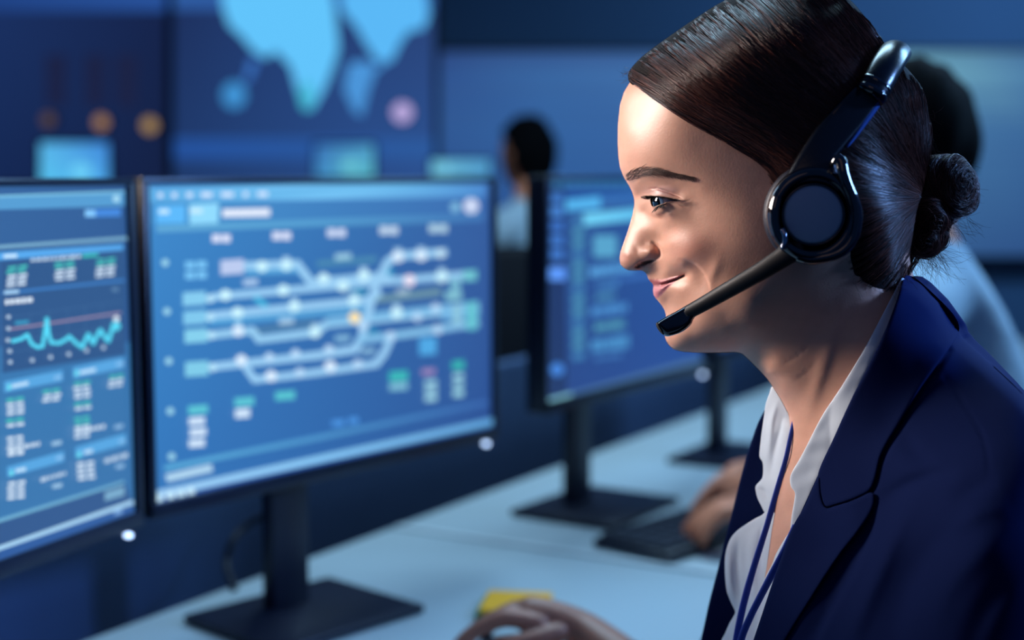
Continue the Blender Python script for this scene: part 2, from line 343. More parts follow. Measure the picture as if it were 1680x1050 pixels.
# ------------------------------------------------------------------ what the screens show
_b = corner(217, 1.514*.9); STL = _b-np.array([.0995, .2515, 0])-np.array([.93, -.368, 0])*.058
def ui_rail(S, g):
    S.poly([(225, 280), (420, 280), (620, 280), (820, 280), (820, 850), (620, 850), (420, 850), (225, 880)], ['#3c88c8', '#3c86c8', '#3a78bc', '#34599a', '#26488c', '#2c5aa2', '#3068b0', '#3274b8'])  # backdrop gradient: glare on the display put into its emission colours
    S.poly([(225, 280), (820, 280), (820, 304), (225, 312)], ['#3f80c4', '#3c6cb4', '#3c6cb4', '#3f80c4'])
    S.poly([(236, 308), (500, 303), (640, 302), (798, 300), (798, 323), (640, 327), (500, 328), (236, 332)], ['#5aaae0', '#78c6f6', '#6cbcee', '#4a86cc', '#4a86cc', '#6cbcee', '#78c6f6', '#5aaae0'])
    S.poly([(236, 332), (798, 323), (797, 350), (236, 372)], ['#4490cc', '#3a68ac', '#3a68ac', '#4490cc'])
    for x, ww in ((263, 8), (286, 8), (311, 10), (339, 18), (373, 20), (403, 8), (431, 17)): S.rect(x, 320.5-(x-263)*.012, ww, 8, '#cfe4ff')
    S.poly([(256, 338), (304, 336), (304, 366), (257, 367)], '#5cb8f8'); S.poly([(310, 335), (359, 333), (358, 366), (311, 368)], '#90dafc')
    S.rect(269, 347, 17, 8, '#c4e8ff'); S.rect(322, 346, 20, 8, '#c8ecff'); S.rect(404, 349, 78, 13, '#e4ecfc', -.02)
    S.dot(773, 338, 13, '#ccd8f4'); S.dot(747, 340, 8, '#80bce0')
    S.poly([(257, 371), (520, 360), (794, 350), (794, 363), (520, 371), (257, 381)], ['#60a8d4', '#569fd0', '#4074b4', '#4074b4', '#569fd0', '#60a8d4'])
    for x, y, c in ((363, 391, '#dbe2fa'), (462, 387, '#dbe2fa'), (552, 382, '#cfdcf8'), (638, 378, '#c4daf0'), (719, 375, '#b0d2e6')): S.rect(x-8, y, 14, 13, c); S.rect(x+8, y, 14, 13, c)
    for x, y in ((271, 431), (274, 511), (277, 592.5), (279.5, 674.5), (281.7, 749)): S.dot(x, y, 6, '#9ad4ea')
    for x, y in ((312, 435), (331, 434), (312, 452), (331, 451)): S.rect(x, y, 16, 12, '#78c4f4')
    S.poly([(520, 428), (618, 420), (618, 430), (520, 438)], '#4a88b0'); S.poly([(614, 486), (724, 472), (724, 485), (614, 498)], '#6890a4'); S.poly([(420, 537), (520, 525), (520, 534), (424, 546)], '#4c7ca4')
    S.line([(405, 446), (492, 443), (500, 455)], 10, '#5aa8dc'); S.line([(345, 529), (520, 514), (600, 505)], 9, '#58a8dc')
    tr = '#98ccf2'
    S.line([(400, 436), (488, 433), (511, 464)], 13, tr); S.line([(512, 463), (600, 455), (640, 452)], 12, tr)
    S.line([(350, 487), (520, 472), (640, 461), (765, 451)], 12, tr); S.line([(345, 518), (520, 501), (600, 493), (622, 480)], 13, tr)
    S.line([(345, 550), (414, 542), (425, 557), (520, 545), (534, 532), (783, 506)], 13, '#94caee'); S.line([(540, 526), (783, 500)], 12, '#78b8e4')
    S.line([(347, 602), (520, 583), (583, 573), (594, 552), (616, 470), (636, 430), (650, 420), (730, 414)], 13, tr)
    S.line([(400, 598), (418, 623), (520, 611), (617, 597), (630, 580), (644, 549)], 12, tr); S.line([(590, 558), (680, 546), (783, 530)], 12, '#84c0e8')
    S.line([(728, 520), (783, 514)], 12, '#6cb0e0')
    for x, y, ww, h, c in ((381, 438, 38, 24, '#bccbee'), (319, 490, 38, 22, '#86ccee'), (320, 521, 38, 22, '#80c8ec'), (322, 551, 38, 22, '#86d0ec'), (323, 605, 38, 24, '#80cce8')): S.rect(x, y, ww, h, c, -.07)
    for x, y in ((345, 490), (345, 520), (347, 550), (349, 603)): S.dot(x, y, 7, '#b4e2fa')
    for x, y, ww, h, c in ((563, 421, 26, 10, '#98c8e0'), (411, 463, 24, 10, '#a8c8ec'), (470, 527, 24, 10, '#a0c4e4'), (562, 555, 24, 10, '#80b4d8'), (604, 576, 24, 10, '#80b0d4'), (661, 478, 20, 10, '#98b4cc'), (744, 485, 26, 14, '#84c4d4'), (747, 466, 16, 20, '#78b8d0'), (588, 479, 24, 9, '#2490b8'), (612, 543, 14, 8, '#2890bc'), (640, 446, 10, 10, '#2c9cc8'), (771, 452, 22, 17, '#70c4d0'), (774, 518, 17, 46, '#64c2d0'), (750, 516, 14, 36, '#8cc4dc'), (702, 568, 28, 28, '#50a8e4')): S.rect(x, y, ww, h, c, -.07)
    S.line([(420, 489), (436, 502)], 9, '#4cb8e0')
    for x, y, c in ((370, 484, 0), (465, 476, 0), (390, 513, 0), (483, 503, 0), (391, 543, 1), (430, 437, 0), (470, 435, 0), (531, 457, 0), (563, 469, 0), (597, 452, 0), (581, 494, 0), (517, 545, 0), (653, 421, 1), (691, 419, 1), (723, 416, 2), (672, 460, 3), (725, 454, 0), (651, 513, 0), (685, 520, 4), (715, 505, 4), (718, 541, 4), (641, 551, 4), (595, 534, 4), (396, 591, 1), (442, 586, 4), (485, 580, 4), (540, 573, 4), (445, 617, 1), (492, 611, 4), (542, 601, 1), (587, 597, 4), (582, 521, 5)):
        S.dot(x, y, 9.5 if c in (0, 1, 3, 5) else 7.5, ['#c8f2ff', '#d8ecff', '#c4e2f4', '#f0e6f6', '#b8daf8', '#ffe6ac'][c])
        if c in (0, 1) and rng.random() < .6: S.rect(x, y-11, 12, 6, '#a4d0f0')
    for x, y, ww, h, c in ((325, 672, 32, 14, '#5cc4d4'), (401, 659, 32, 14, '#5cc4d4'), (468, 649, 32, 14, '#58c4d0'), (323, 691, 26, 13, '#cfe4fa'), (325, 709, 27, 13, '#cfe4fa'), (323, 727, 26, 13, '#cfe4fa'), (398, 678, 24, 15, '#cfe4fa'), (654, 617, 30, 16, '#3cb8b8'), (654, 634, 30, 12, '#7cbcd4'), (703, 610, 22, 10, '#9884b8'), (707, 628, 20, 9, '#94c8dc'), (707, 640, 20, 9, '#94c8dc'), (707, 653, 20, 11, '#94c8dc'), (752, 599, 20, 14, '#38b4b0'), (752, 617, 17, 9, '#94ccdc'), (752, 630, 17, 9, '#94ccdc'), (752, 645, 17, 12, '#94ccdc'), (555, 694, 20, 10, '#4c94e0'), (580, 690, 16, 10, '#4c94e0')): S.rect(x, y, ww, h, c, -.08)
    S.poly([(270, 764), (520, 714), (800, 656), (800, 664), (520, 723), (270, 772)], ['#5cacd8', '#4c94cc', '#3a66ac', '#3a66ac', '#4c94cc', '#5cacd8'])
    S.line([(276, 784), (345, 768)], 13, '#aed4ee')
    S.poly([(250, 806), (520, 748), (808, 686), (808, 697), (520, 760), (251, 820)], ['#9ccaf0', '#88c8f4', '#60a4d8', '#60a4d8', '#88c8f4', '#9ccaf0'])
    S.poly([(251, 820), (520, 760), (808, 697), (820, 720), (225, 860)], '#2450a4')
    for x, y in ((261, 818), (280, 813), (297, 810), (313, 806)): S.dot(x, y, 7, '#c8ecff')
def ui_data(S, g):
    S.poly([(-900, 200), (240, 200), (240, 600), (-900, 600)], ['#3a70a8', '#2f5890', '#2f5890', '#3a70a8']); S.poly([(-900, 600), (240, 560), (240, 1200), (-900, 1500)], ['#3e7eb4', '#3874ac', '#3c6ea4', '#3e7eb4'])
    S.poly([(-900, 320), (0, 320), (204, 313), (204, 338), (0, 344), (-900, 360)], '#559cd0'); S.line([(-300, 325), (0, 322), (203, 315)], 4, '#7cc0e0'); S.dot(191, 326, 6, '#a8dcf4')
    S.rect(169, 349, 58, 13, '#4488dc', -.03); S.rect(148, 350, 17, 11, '#84c8fc')
    S.line([(-300, 428), (0, 405), (208, 391)], 6, '#78aac8'); S.poly([(-300, 450), (0, 414), (202, 401), (202, 410), (0, 427), (-300, 470)], '#56a8ec'); S.rect(17, 420, 22, 6, '#c8e8ff', -.05)
    S.poly([(2, 429), (204, 411), (206, 582), (4, 612)], '#2f5688'); S.poly([(-300, 450), (-4, 429), (-2, 612), (-300, 660)], '#2f5688')
    S.words(50, 133, 427, 6, '#c0d8f0', -.08); S.rect(148, 419, 26, 6, '#3cbcb8', -.08)
    def block(cx, y, n, ww=30, sp=6.5, teal=True, sl=-.12):
        for r in range(n):
            o = random.uniform(-3, 3); c = '#c8dcf0' if not (teal and r < 1.5 and n > 1 and r == 0 or (n > 4 and r == 1 and teal)) else '#48bcb8'
            S.rect(cx-ww*.27+o*.5, y+r*sp, ww*.42, sp*.68, c, sl); S.rect(cx+ww*.25+o*.5, y+r*sp-2, ww*.42, sp*.68, c, sl)
    block(28, 439, 5, 34, 7.2); block(107, 432, 5, 34, 6.4); block(174, 427, 5, 32, 6.4)
    S.line([(5, 481), (203, 460)], 4, '#3f80c8'); S.rect(19, 479, 24, 6, '#a8d4f8', -.08); S.words(8, 55, 496, 9, '#e0eefc', -.1); S.rect(189, 475, 10, 6, '#5c84ac')
    for x in (53, 83, 113, 142, 170): S.line([(x-3, 512-(x-53)*.11), (x, 588-(x-53)*.14)], 1.2, '#3f6898')
    for y in (520, 540, 560, 578): S.line([(18, y), (200, y-26)], 1.2, '#3f6898')
    S.rect(36, 529, 22, 6, '#3c98c0', -.1); S.line([(17, 540), (198, 513)], 3, '#a08ca8')
    S.line([(20, 560), (35, 556), (45, 549), (52, 564), (62, 570), (70, 568), (74, 545), (77, 522), (80, 548), (84, 562), (97, 563), (108, 557), (114, 552), (124, 562), (135, 570), (140, 558), (145, 548), (153, 564), (158, 553), (165, 541), (172, 553), (178, 560), (184, 540), (190, 532)], 6, '#58dcfa')
    S.dot(190, 535, 8, '#58d8f4'); S.dot(191, 523, 5, '#dce8f4')
    for x, y in ((14, 520), (14, 539), (13, 558), (16, 576), (17, 594), (53, 591), (83, 586), (113, 581), (142, 575), (170, 570)): S.rect(x, y, 6, 6, '#b4cce4')
    for P in ([(7, 626), (103, 607), (103, 625), (7, 644)], [(120, 603), (203, 586), (203, 604), (120, 621)], [(12, 766), (105, 740), (105, 757), (12, 783)], [(124, 734), (206, 711), (207, 729), (124, 752)], [(-90, 650), (-4, 630), (-4, 648), (-90, 668)]): S.poly(P, '#58a6e0')
    for x, y, ww in ((33, 631, 27), (144, 609, 26), (34, 771, 17), (145, 741, 14), (95, 619, 12), (197, 597, 12), (98, 751, 12), (200, 724, 10)): S.rect(x, y, ww, 6, '#bce0fc' if ww > 13 else '#84bcec', -.2)
    for x, y in ((15, 635), (126, 612), (19, 776), (130, 746)): S.rect(x, y, 6, 9, '#6cdcf0', -.2)
    block(25, 656, 4, 30, 7.5); block(85, 642, 3, 30, 7.5); block(25, 690, 2, 30, 8); block(26, 719, 4, 28, 8, False); S.words(14, 66, 738, 7, '#c8dcf0', -.2); block(26, 746, 1, 28); S.rect(93, 727, 16, 7, '#98c0e0', -.2)
    block(135, 629, 4, 28, 7.5); block(190, 618, 3, 24, 7.5); block(136, 663, 2, 28, 7.5); block(136, 687, 5, 26, 7.5); S.words(124, 173, 709, 7, '#c8dcf0', -.2); S.rect(195, 700, 14, 7, '#88b4dc', -.2)
    block(27, 793, 4, 30, 8, False); S.words(66, 109, 788, 7, '#b8d0e8', -.28); S.rect(94, 797, 16, 7, '#98c0e0', -.2); block(141, 761, 4, 30, 8, False); S.words(171, 210, 757, 8, '#b8d0e8', -.28); S.rect(197, 765, 14, 7, '#88b4dc', -.2)
    S.poly([(-300, 950), (-300, 940), (0, 851), (204, 788), (204, 793), (0, 857)], '#70aed0'); S.poly([(-300, 950), (0, 857), (204, 793), (216, 822), (0, 896), (-300, 1000)], '#33588c')
    S.rect(188, 810, 32, 15, '#78a8c8', -.3); S.line([(-300, 1005), (0, 899), (217, 824)], 7, '#a8d4f2'); S.poly([(-300, 1010), (0, 903), (217, 828), (240, 900), (-300, 1300)], '#2f5a9c'); S.rect(194, 840, 13, 8, '#78a4d8', -.3)
def ui_code(S, g):
    S.poly([(880, 280), (1200, 280), (1200, 700), (880, 700)], ['#2c5494', '#2c5ca4', '#284c98', '#243f80'])
    S.poly([(896, 296), (926, 296), (930, 650), (900, 655)], '#1d3264'); S.poly([(926, 312), (1170, 312), (1170, 330), (928, 334)], '#22509a')
    for x in range(912, 1050, 15): S.rect(x, 303, 12, 10, '#3474a8')
    for y, c, ww in ((325, '#3f7ccc', 18), (347, '#4684d4', 20), (371, '#3a70c4', 20), (394, '#3f78cc', 20), (417, '#3f78cc', 20), (449, '#5c98fa', 27)): S.rect(914, y, ww, ww*.8, c)
    S.dot(914, 606, 11, '#4484dc')
    S.poly([(928, 328), (985, 322), (985, 342), (928, 346)], '#54b4ee'); S.poly([(985, 324), (1120, 314), (1120, 322), (985, 334)], '#3c78bc')
    S.poly([(957, 351), (1080, 338), (1080, 356), (957, 370)], ['#74d8fc', '#58b8ec', '#58b8ec', '#74d8fc'])
    for k in range(13): S.rect(949, 362+k*18.5, 20, 12, '#4a90b4' if k % 3 else '#3f7cb0', -.1)
    S.rect(993, 404, 38, 36, '#58a4cc'); S.rect(1050, 400, 44, 8, '#3c6cb4', -.15)
    for x0, x1, y, h, c in ((968, 1040, 447, 17, '#5ca8e4'), (980, 1014, 470, 10, '#4888c4'), (978, 1010, 489, 12, '#4c90b8'), (970, 1032, 512, 16, '#4c90d0'), (975, 1025, 538, 12, '#54a0b8'), (970, 1032, 568, 22, '#4c94cc'), (1010, 1075, 458, 8, '#3f74c0'), (975, 1020, 588, 8, '#3f74b4')): S.words(x0, x1, y, h, c, -.14)
    S.poly([(900, 655), (1170, 580), (1170, 592), (900, 668)], '#4a709c'); S.poly([(901, 654), (938, 644), (938, 656), (901, 666)], '#86c4d4')
K = .9
zt = CAMZ+.0015
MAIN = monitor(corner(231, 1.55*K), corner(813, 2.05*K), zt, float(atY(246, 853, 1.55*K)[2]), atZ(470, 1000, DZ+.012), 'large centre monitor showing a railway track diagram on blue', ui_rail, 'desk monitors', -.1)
monitor(corner(217, 1.514*K)+np.array([-.199, -.503, 0]), corner(217, 1.514*K), zt-.001, float(atY(222, 863, 1.514*K)[2]), STL, 'leftmost monitor, cut by the left frame edge, showing a cyan line chart', ui_data, 'desk monitors')
A3 = corner(893, 2.18*K); B3 = A3+np.array([.535, .845, 0])*.545
monitor(A3, B3, float(atY(893, 288, 2.18*K)[2]), float(atY(902, 681, 2.18*K)[2]), atZ(946, 838, DZ+.012), 'code list monitor behind the face, right of the centre monitor', ui_code, 'desk monitors', -.02)
def ui_plain(S, g):
    A, B, a, b, u, n = g
    S.poly([(1100, 250), (1500, 250), (1500, 800), (1100, 800)], '#2c5ca4')
P4 = atZ(1176, 738, DZ+.012); P4[2] = 0; U4 = np.array([.5, .866, 0]); A4 = P4+np.array([U4[1], -U4[0], 0])*.06-U4*.16; B4 = A4+U4*.50
monitor(A4, B4, zt, zt-.31, atZ(1176, 738, DZ+.012), 'far monitor half hidden behind the chin, only its slim stand in view', ui_plain, 'desk monitors', 0)
# ------------------------------------------------------------------ things on the desks
def rowbox(p, size, z0, rot=0):
    return dframe((p[0], p[1], z0+size[2]/2)) @ Matrix.Rotation(rot, 4, 'Z')
# keyboard of the colleague
p = atZ(1172, 868, DZ); t = empty('keyboard', (p[0], p[1], DZ), 'black keyboard on the far desk under a hand', 'keyboard')
M = dframe((p[0], p[1], DZ)) @ Matrix.Rotation(math.radians(-12), 4, 'Z')
kb = MB(); kb.box((0, 0, .008), (.40, .13, .014), M, bevel=.004); kb.build('case', m_navy, t, auto=40)
kk = MB()
for r in range(5):
    for q in range(17): kk.box((-.184+q*.023, -.046+r*.023, .018), (.019, .019, .007), M, bevel=.002, seg=1)
kk.build('keys', mat('keycaps', '#10172a', .5), t)
# note pad (yellow, green edge) and mouse by the near hand
p = atZ(843, 1003, DZ); t = empty('note_pad', (p[0], p[1], DZ), 'small yellow note pad with green edge beside the mouse hand', 'note pad')
M = dframe((p[0], p[1], DZ)) @ Matrix.Rotation(math.radians(22), 4, 'Z')
MB().box((0, 0, .004), (.080, .080, .008), M, bevel=.001).build('green_sheets', mat('paper_green', '#2c8a5c', .8), t)
MB().box((0.0, -.003, .0105), (.079, .077, .005), M, bevel=.001).build('yellow_sheets', mat('paper_yellow', '#ffb418', .8), t)
# coiled cable behind the centre monitor stand
cb = [atZ(385, 965, DZ+.004), atY(372, 930, 1.78), atY(380, 890, 1.80), atY(400, 866, 1.82), atY(425, 850, 1.82), atY(450, 840, 1.80)]
MB().tube(catmull(cb, 8), .0045, 8).build('cable', mat('cable_black', '#0a1020', .6), None, True)
setp(bpy.data.objects['cable'], 'dark cable looping down behind the centre monitor stand', 'cable')
# distant desks with small screens
m_fd = mat('far_desk', '#223152', .6, noise=(4, .1))
def far_set(px, py, w_, h_, Y, col, lab, glow2):
    c = atY(px, py, Y); W = w_/FPX*Y; H = h_/FPX*Y
    t = empty('monitor', (c[0], Y, .73), lab, 'monitor', 'distant monitors')
    MB().box((c[0], Y+.015, c[2]), (W+.02, .03, H+.02), bevel=.004).build('housing', m_bez, t)
    S = Screen((0, Y-.002, 0), (0, -1, 0)); x0, x1, y0, y1 = px-w_/2, px+w_/2, py-h_/2, py+h_/2
    S.poly([(x0, y0), (x1, y0), (x1, y1), (x0, y1)], col); S.dot(px+w_*glow2[0], py+h_*glow2[1], h_*.25, glow2[2], ry=h_*.2); S.build('screen', t)
    MB().box((c[0], Y+.06, (.73+c[2])/2), (.05, .03, c[2]-.73), bevel=.003).build('stand_neck', m_bez, t)
    MB().box((c[0], Y+.06, .736), (.2, .16, .012), bevel=.003).build('stand_base', m_bez, t)
    return t
far_set(122, 268, 112, 68, 5.6, ['#58b4e8', '#3f84d8', '#4ca4e8', '#58c4f0'], 'bright cyan distant monitor above the leftmost monitor', (.1, .2, '#6cd0f8'))
far_set(565, 264, 96, 54, 5.6, ['#3468b4', '#4c98c8', '#5cbccc', '#3f88c4'], 'teal distant monitor peeking over the middle of the centre monitor', (.1, .15, '#68c4d4'))
far_set(756, 276, 96, 25, 5.6, ['#70c4e0', '#58a8d8', '#4a94cc', '#70c4e0'], 'low cyan distant monitor near the seated man', (-.25, 0, '#84d4ec'))
t = empty('desk', (-.6, 5.75, 0), 'long dark desk at the back of the room under the distant monitors', 'desk')
MB().box((-.75, 5.75, .7125), (3.6, .7, .03), bevel=.004).build('desk_top', m_fd, t)
for x in (-2.4, -.8, .9):
    for y in (5.46, 6.04): MB().box((x, y, .348), (.05, .05, .696)).build('leg', m_metal, t)
# ------------------------------------------------------------------ the woman: surfaces laid out around her mid-plane
HD = 0.97
cdir = rdir(1250, 350); cdir = cdir/np.linalg.norm(cdir); HO = CAMP+cdir*HD; EY = -cdir
EX = np.array([cdir[1], -cdir[0], 0]); EX /= np.linalg.norm(EX); EZ = np.cross(EX, cdir)
def hp(px, py, W):       # point seen at (px,py) whose offset from her mid-plane towards the viewer is W millimetres
    d = rdir(px, py); W = np.asarray(W, float)/1000
    t = (np.dot(HO-CAMP, EY)+W)/(d @ EY)
    return CAMP+d*np.asarray(t)[..., None] if d.ndim > 1 else CAMP+d*t
def mirror(P): P = np.asarray(P); return P-2*((P-HO) @ EY)[..., None]*EY
class TPS:
    def __init__(s, pts, reg=1e-4):
        P = np.array(pts, float); s.c = P[:, :2]/100; y = P[:, 2]; n = len(P)
        K_ = s._k(np.linalg.norm(s.c[:, None]-s.c[None], axis=2))+reg*np.eye(n); Q = np.hstack([np.ones((n, 1)), s.c])
        s.w = np.linalg.solve(np.block([[K_, Q], [Q.T, np.zeros((3, 3))]]), np.concatenate([y, np.zeros(3)]))
    @staticmethod
    def _k(r): return np.where(r > 1e-9, r*r*np.log(np.maximum(r, 1e-9)), 0)
    def __call__(s, x, y):
        x = np.asarray(x, float); sh = x.shape; p = np.stack([x.ravel(), np.asarray(y, float).ravel()], 1)/100; out = np.empty(len(p)); n = len(s.c)
        for i in range(0, len(p), 20000):
            q = p[i:i+20000]; out[i:i+20000] = s._k(np.linalg.norm(q[:, None]-s.c[None], axis=2)) @ s.w[:n]+s.w[n]+q @ s.w[n+1:]
        return out.reshape(sh)
def polydist(x, y, P, closed=True):
    """distance to a polyline and signed side (positive = right of travel in image axes)"""
    P = np.asarray(P, float); A = P if closed else P[:-1]; B = np.roll(P, -1, 0) if closed else P[1:]
    x = np.asarray(x, float).ravel(); y = np.asarray(y, float).ravel(); D = np.full(len(x), 1e9); Sd = np.zeros(len(x)); T = np.zeros(len(x))
    L = np.linalg.norm(B-A, axis=1); cum = np.concatenate([[0], np.cumsum(L)])
    for k, (a, b) in enumerate(zip(A, B)):
        d = b-a; l2 = max(d @ d, 1e-12); t = np.clip(((x-a[0])*d[0]+(y-a[1])*d[1])/l2, 0, 1)
        e = np.hypot(x-a[0]-t*d[0], y-a[1]-t*d[1]); m = e < D
        D[m] = e[m]; Sd[m] = np.sign(d[0]*(y-a[1])-d[1]*(x-a[0]))[m]; T[m] = (cum[k]+t*L[k])[m]/cum[-1]
    return D, Sd, T
def inside(x, y, P):
    P = np.asarray(P, float); x = np.asarray(x).ravel(); y = np.asarray(y).ravel(); c = np.zeros(len(x), bool)
    for (x1, y1), (x2, y2) in zip(P, np.roll(P, -1, 0)):
        if y1 != y2:
            c ^= ((y1 > y) != (y2 > y)) & (x < (x2-x1)*(y-y1)/(y2-y1)+x1)
    return c
def resample(P, h, closed=True):
    P = np.asarray(P, float); Q = np.vstack([P, P[:1]]) if closed else P
    s_ = np.concatenate([[0], np.cumsum(np.linalg.norm(np.diff(Q, axis=0), axis=1))]); n = max(int(s_[-1]/h), 4)
    t = np.linspace(0, s_[-1], n+1)[:(-1 if closed else None)]
    return np.stack([np.interp(t, s_, Q[:, k]) for k in range(P.shape[1])], 1)
def smoothpoly(P, h=3., closed=True, n=8):
    P = np.asarray(P, float)
    if closed: Q = np.vstack([P[-2:], P, P[:3]]); c = catmull(Q, n); c = c[2*n:(len(P)+2)*n]
    else: c = catmull(P, n)
    return resample(c, h, closed)
def grid_in(B, h, zones=(), edge=True):
    """interior sample points of an outline: denser rings near the edge, hexagonal filling, finer zones (x0,y0,x1,y1,h)"""
    pts = []
    if edge:
        nx = np.roll(B, -1, 0)-np.roll(B, 1, 0); nx = np.stack([-nx[:, 1], nx[:, 0]], 1); nx /= np.linalg.norm(nx, axis=1)[:, None]+1e-9
        area_ = .5*np.sum(B[:, 0]*np.roll(B[:, 1], -1)-np.roll(B[:, 0], -1)*B[:, 1]); sg = 1 if area_ > 0 else -1
        for k in range(1, 7):
            d = .35*k*k; Q = B+sg*nx*d; D, _, _ = polydist(Q[:, 0], Q[:, 1], B); ok = (D > d*.93) & inside(Q[:, 0], Q[:, 1], B); pts.append(Q[ok])
        mind = 13.5
    else: mind = h*.6
    x0, y0 = B.min(0); x1, y1 = B.max(0)
    def hexg(x0, y0, x1, y1, h):
        ys = np.arange(y0, y1, h*.866); G = []
        for i, y in enumerate(ys): xs = np.arange(x0+(i % 2)*h/2, x1, h); G.append(np.stack([xs, np.full(len(xs), y)], 1))
        return np.vstack(G)
    G = hexg(x0, y0, x1, y1, h); done = [(z[0], z[1], z[2], z[3]) for z in zones]
    def outz(G, zs):
        m = np.ones(len(G), bool)
        for z in zs: m &= ~((G[:, 0] > z[0]) & (G[:, 0] < z[2]) & (G[:, 1] > z[1]) & (G[:, 1] < z[3]))
        return m
    G = G[outz(G, done)]; allg = [G]
    for i, z in enumerate(zones):
        Z = hexg(*z[:4], z[4]); allg.append(Z[outz(Z, done[i+1:])])
    G = np.vstack(allg); G = G+rng.normal(0, .02, G.shape)
    G = G[inside(G[:, 0], G[:, 1], B)]; D, _, _ = polydist(G[:, 0], G[:, 1], B[::2]); G = G[D > mind*.97] if not zones else G[(D > mind*.97) | ((~outz(G, done)) & (D > 1.2) & (not edge))]
    pts.append(G); return np.vstack(pts)
def triangulate(B, I):
    V = [Vector(map(float, p)) for p in np.vstack([B, I])]
    r = geometry.delaunay_2d_cdt(V, [], [list(range(len(B)))], 1, 1e-5)
    return np.array([tuple(v) for v in r[0]]), [tuple(f) for f in r[2]], r[3]
def vnoise(x, y, sc, seed=0):
    r = np.random.default_rng(seed); out = 0
    for k in range(5):
        a, b, p = r.uniform(-1, 1, 3)*np.array([1, 1, 6]); out = out+np.sin((x*a+y*b)/sc*3+p)
    return out/5
# ---- skin outline and half-width map (pixel x, pixel y, millimetres from the mid-plane)
FACE = [(1034,134),(1024,150),(1017,172),(1013.5,205),(1013.2,235),(1014.5,258),(1017.5,276),(1023.5,291),(1031,303),(1036.5,314),(1040,325),(1040.7,335),(1038.5,348),(1034,366),(1029,382),(1023.5,397),(1018.5,411),(1016,424),(1017.5,433),(1023,439.5),(1031,443.5),(1042,444),(1052,443.5),(1058,446),(1061.5,451),(1063.5,457),(1066,461.5),(1070.5,465),(1072.3,468.2),(1071.8,472),(1071,478),(1072.5,485),(1077,491),(1083.5,498),(1089,506),(1092.5,515),(1093,526),(1091.5,538),(1090.3,549),(1092,558),(1097,566.5),(1106,573.5),(1120,577.3),(1140,578.5),(1165,579),(1190,578.5),(1207,578),(1217,580),(1229,591),(1245,607),(1259,622),(1271,640),(1284,660),(1294,680),(1297,705),(1293,740),(1284,780),(1274,825),(1266,870),(1258,930),(1245,1000),(1230,1080),(1222,1180),(1240,1250),(1400,1262),(1600,1240),(1640,1100),(1640,900),(1610,740),(1570,640),(1530,560),(1508,500),(1496,440),(1500,380),(1508,320),(1512,270),(1512,215),(1502,165),(1475,120),(1435,72),(1390,22),(1350,-4),(1300,-14),(1250,-6),(1195,18),(1140,50),(1095,80),(1060,104)]
OUT = resample(np.array(FACE, float), 2.2)
for _ in range(2): OUT = .5*OUT+.25*(np.roll(OUT, 1, 0)+np.roll(OUT, -1, 0))
CP = [ # forehead, temple, skull
(1040,180,29),(1030,215,27),(1030,250,26),(1060,170,40),(1060,215,44),(1060,255,43),(1095,150,54),(1100,200,58),(1100,245,56),(1150,120,64),(1150,180,67),(1150,240,64),(1200,80,66),(1200,160,73),(1210,240,70),(1270,60,68),(1270,150,76),(1270,240,74),(1340,60,66),(1340,150,76),(1340,240,75),(1400,110,66),(1410,180,70),(1400,260,72),(1460,180,52),(1460,260,55),(1450,340,54),(1480,300,42),(1470,400,42),
# brow and eye surround
(1030,290,14),(1045,285,29),(1045,298,24),(1065,287,39),(1090,288,47),(1120,296,53),(1150,310,58),(1190,320,64),(1240,320,69),(1047,318,11),(1056,322,17),(1064,330,24),(1072,305,35),(1095,307,43),(1115,316,47),(1116,330,48),(1135,335,51),(1160,350,57),
# nose
(1050,340,11),(1047,352,9.5),(1058,345,15),(1068,352,21),(1042,372,9),(1050,375,13.5),(1060,378,17.5),(1072,378,22),(1034,395,8.5),(1046,398,13),(1058,400,15),(1022,422,5.5),(1027,418,8.6),(1038,420,12.5),(1052,415,16),(1066,412,18),(1030,436,7),(1045,438,9.5),(1060,436,12),(1074,428,17),
# cheek
(1084,352,32),(1082,372,28),(1100,352,43.5),(1112,345,47),(1090,357,37),(1100,375,38),(1084,395,24),(1100,400,37),(1120,370,47),(1120,400,46),(1145,370,53),(1145,400,53),(1145,425,51),(1180,360,61),(1180,400,60),(1180,440,57),(1220,360,67),(1220,400,66),(1230,450,63),(1280,350,71),(1280,410,70),(1330,350,73),(1330,420,69),(1090,415,27),(1100,430,32),(1120,432,42),
# mouth, chin, jaw
(1068,452,7),(1080,445,15),(1092,447,22),(1075,462,9),(1088,460,17),(1103,456,23),(1120,453,30),(1078,478,9),(1090,478,17),(1105,472,24),(1125,470,33),(1150,470,43),(1095,492,13),(1110,492,23),(1130,495,33),(1100,515,10),(1112,515,20),(1130,520,30),(1098,545,9),(1108,550,15),(1125,550,23),(1115,566,13),(1150,500,42),(1150,530,37),(1150,555,28),(1150,570,17),(1190,480,54),(1190,520,48),(1190,550,38),(1190,569,21),(1230,490,60),(1230,530,52),(1225,560,36),(1280,460,66),(1280,510,58),(1270,550,48),(1330,470,63),
# neck
(1245,590,24),(1262,610,31),(1290,590,44),(1285,640,28),(1310,560,50),(1330,620,47),(1310,670,30),(1380,480,58),(1380,540,55),(1380,600,55),(1360,660,50),(1340,700,40),(1320,720,26),(1430,480,54),(1440,540,58),(1430,620,60),(1480,480,38),(1490,560,50),(1400,700,60),
# chest under the clothes
(1308,770,20),(1340,780,38),(1300,840,24),(1330,860,40),(1290,920,26),(1400,820,62),(1480,700,62),(1380,950,58),(1300,1000,35),(1480,900,80),(1560,850,70),(1500,1050,80),(1400,1120,65),(1300,1120,42),(1560,1120,60),(1580,740,40)]
bz = [(p[0], p[1], 0) for p in OUT[::3]]
SKU = TPS(bz+[(a, b, c*c/100) for a, b, c in CP], 1e-5)
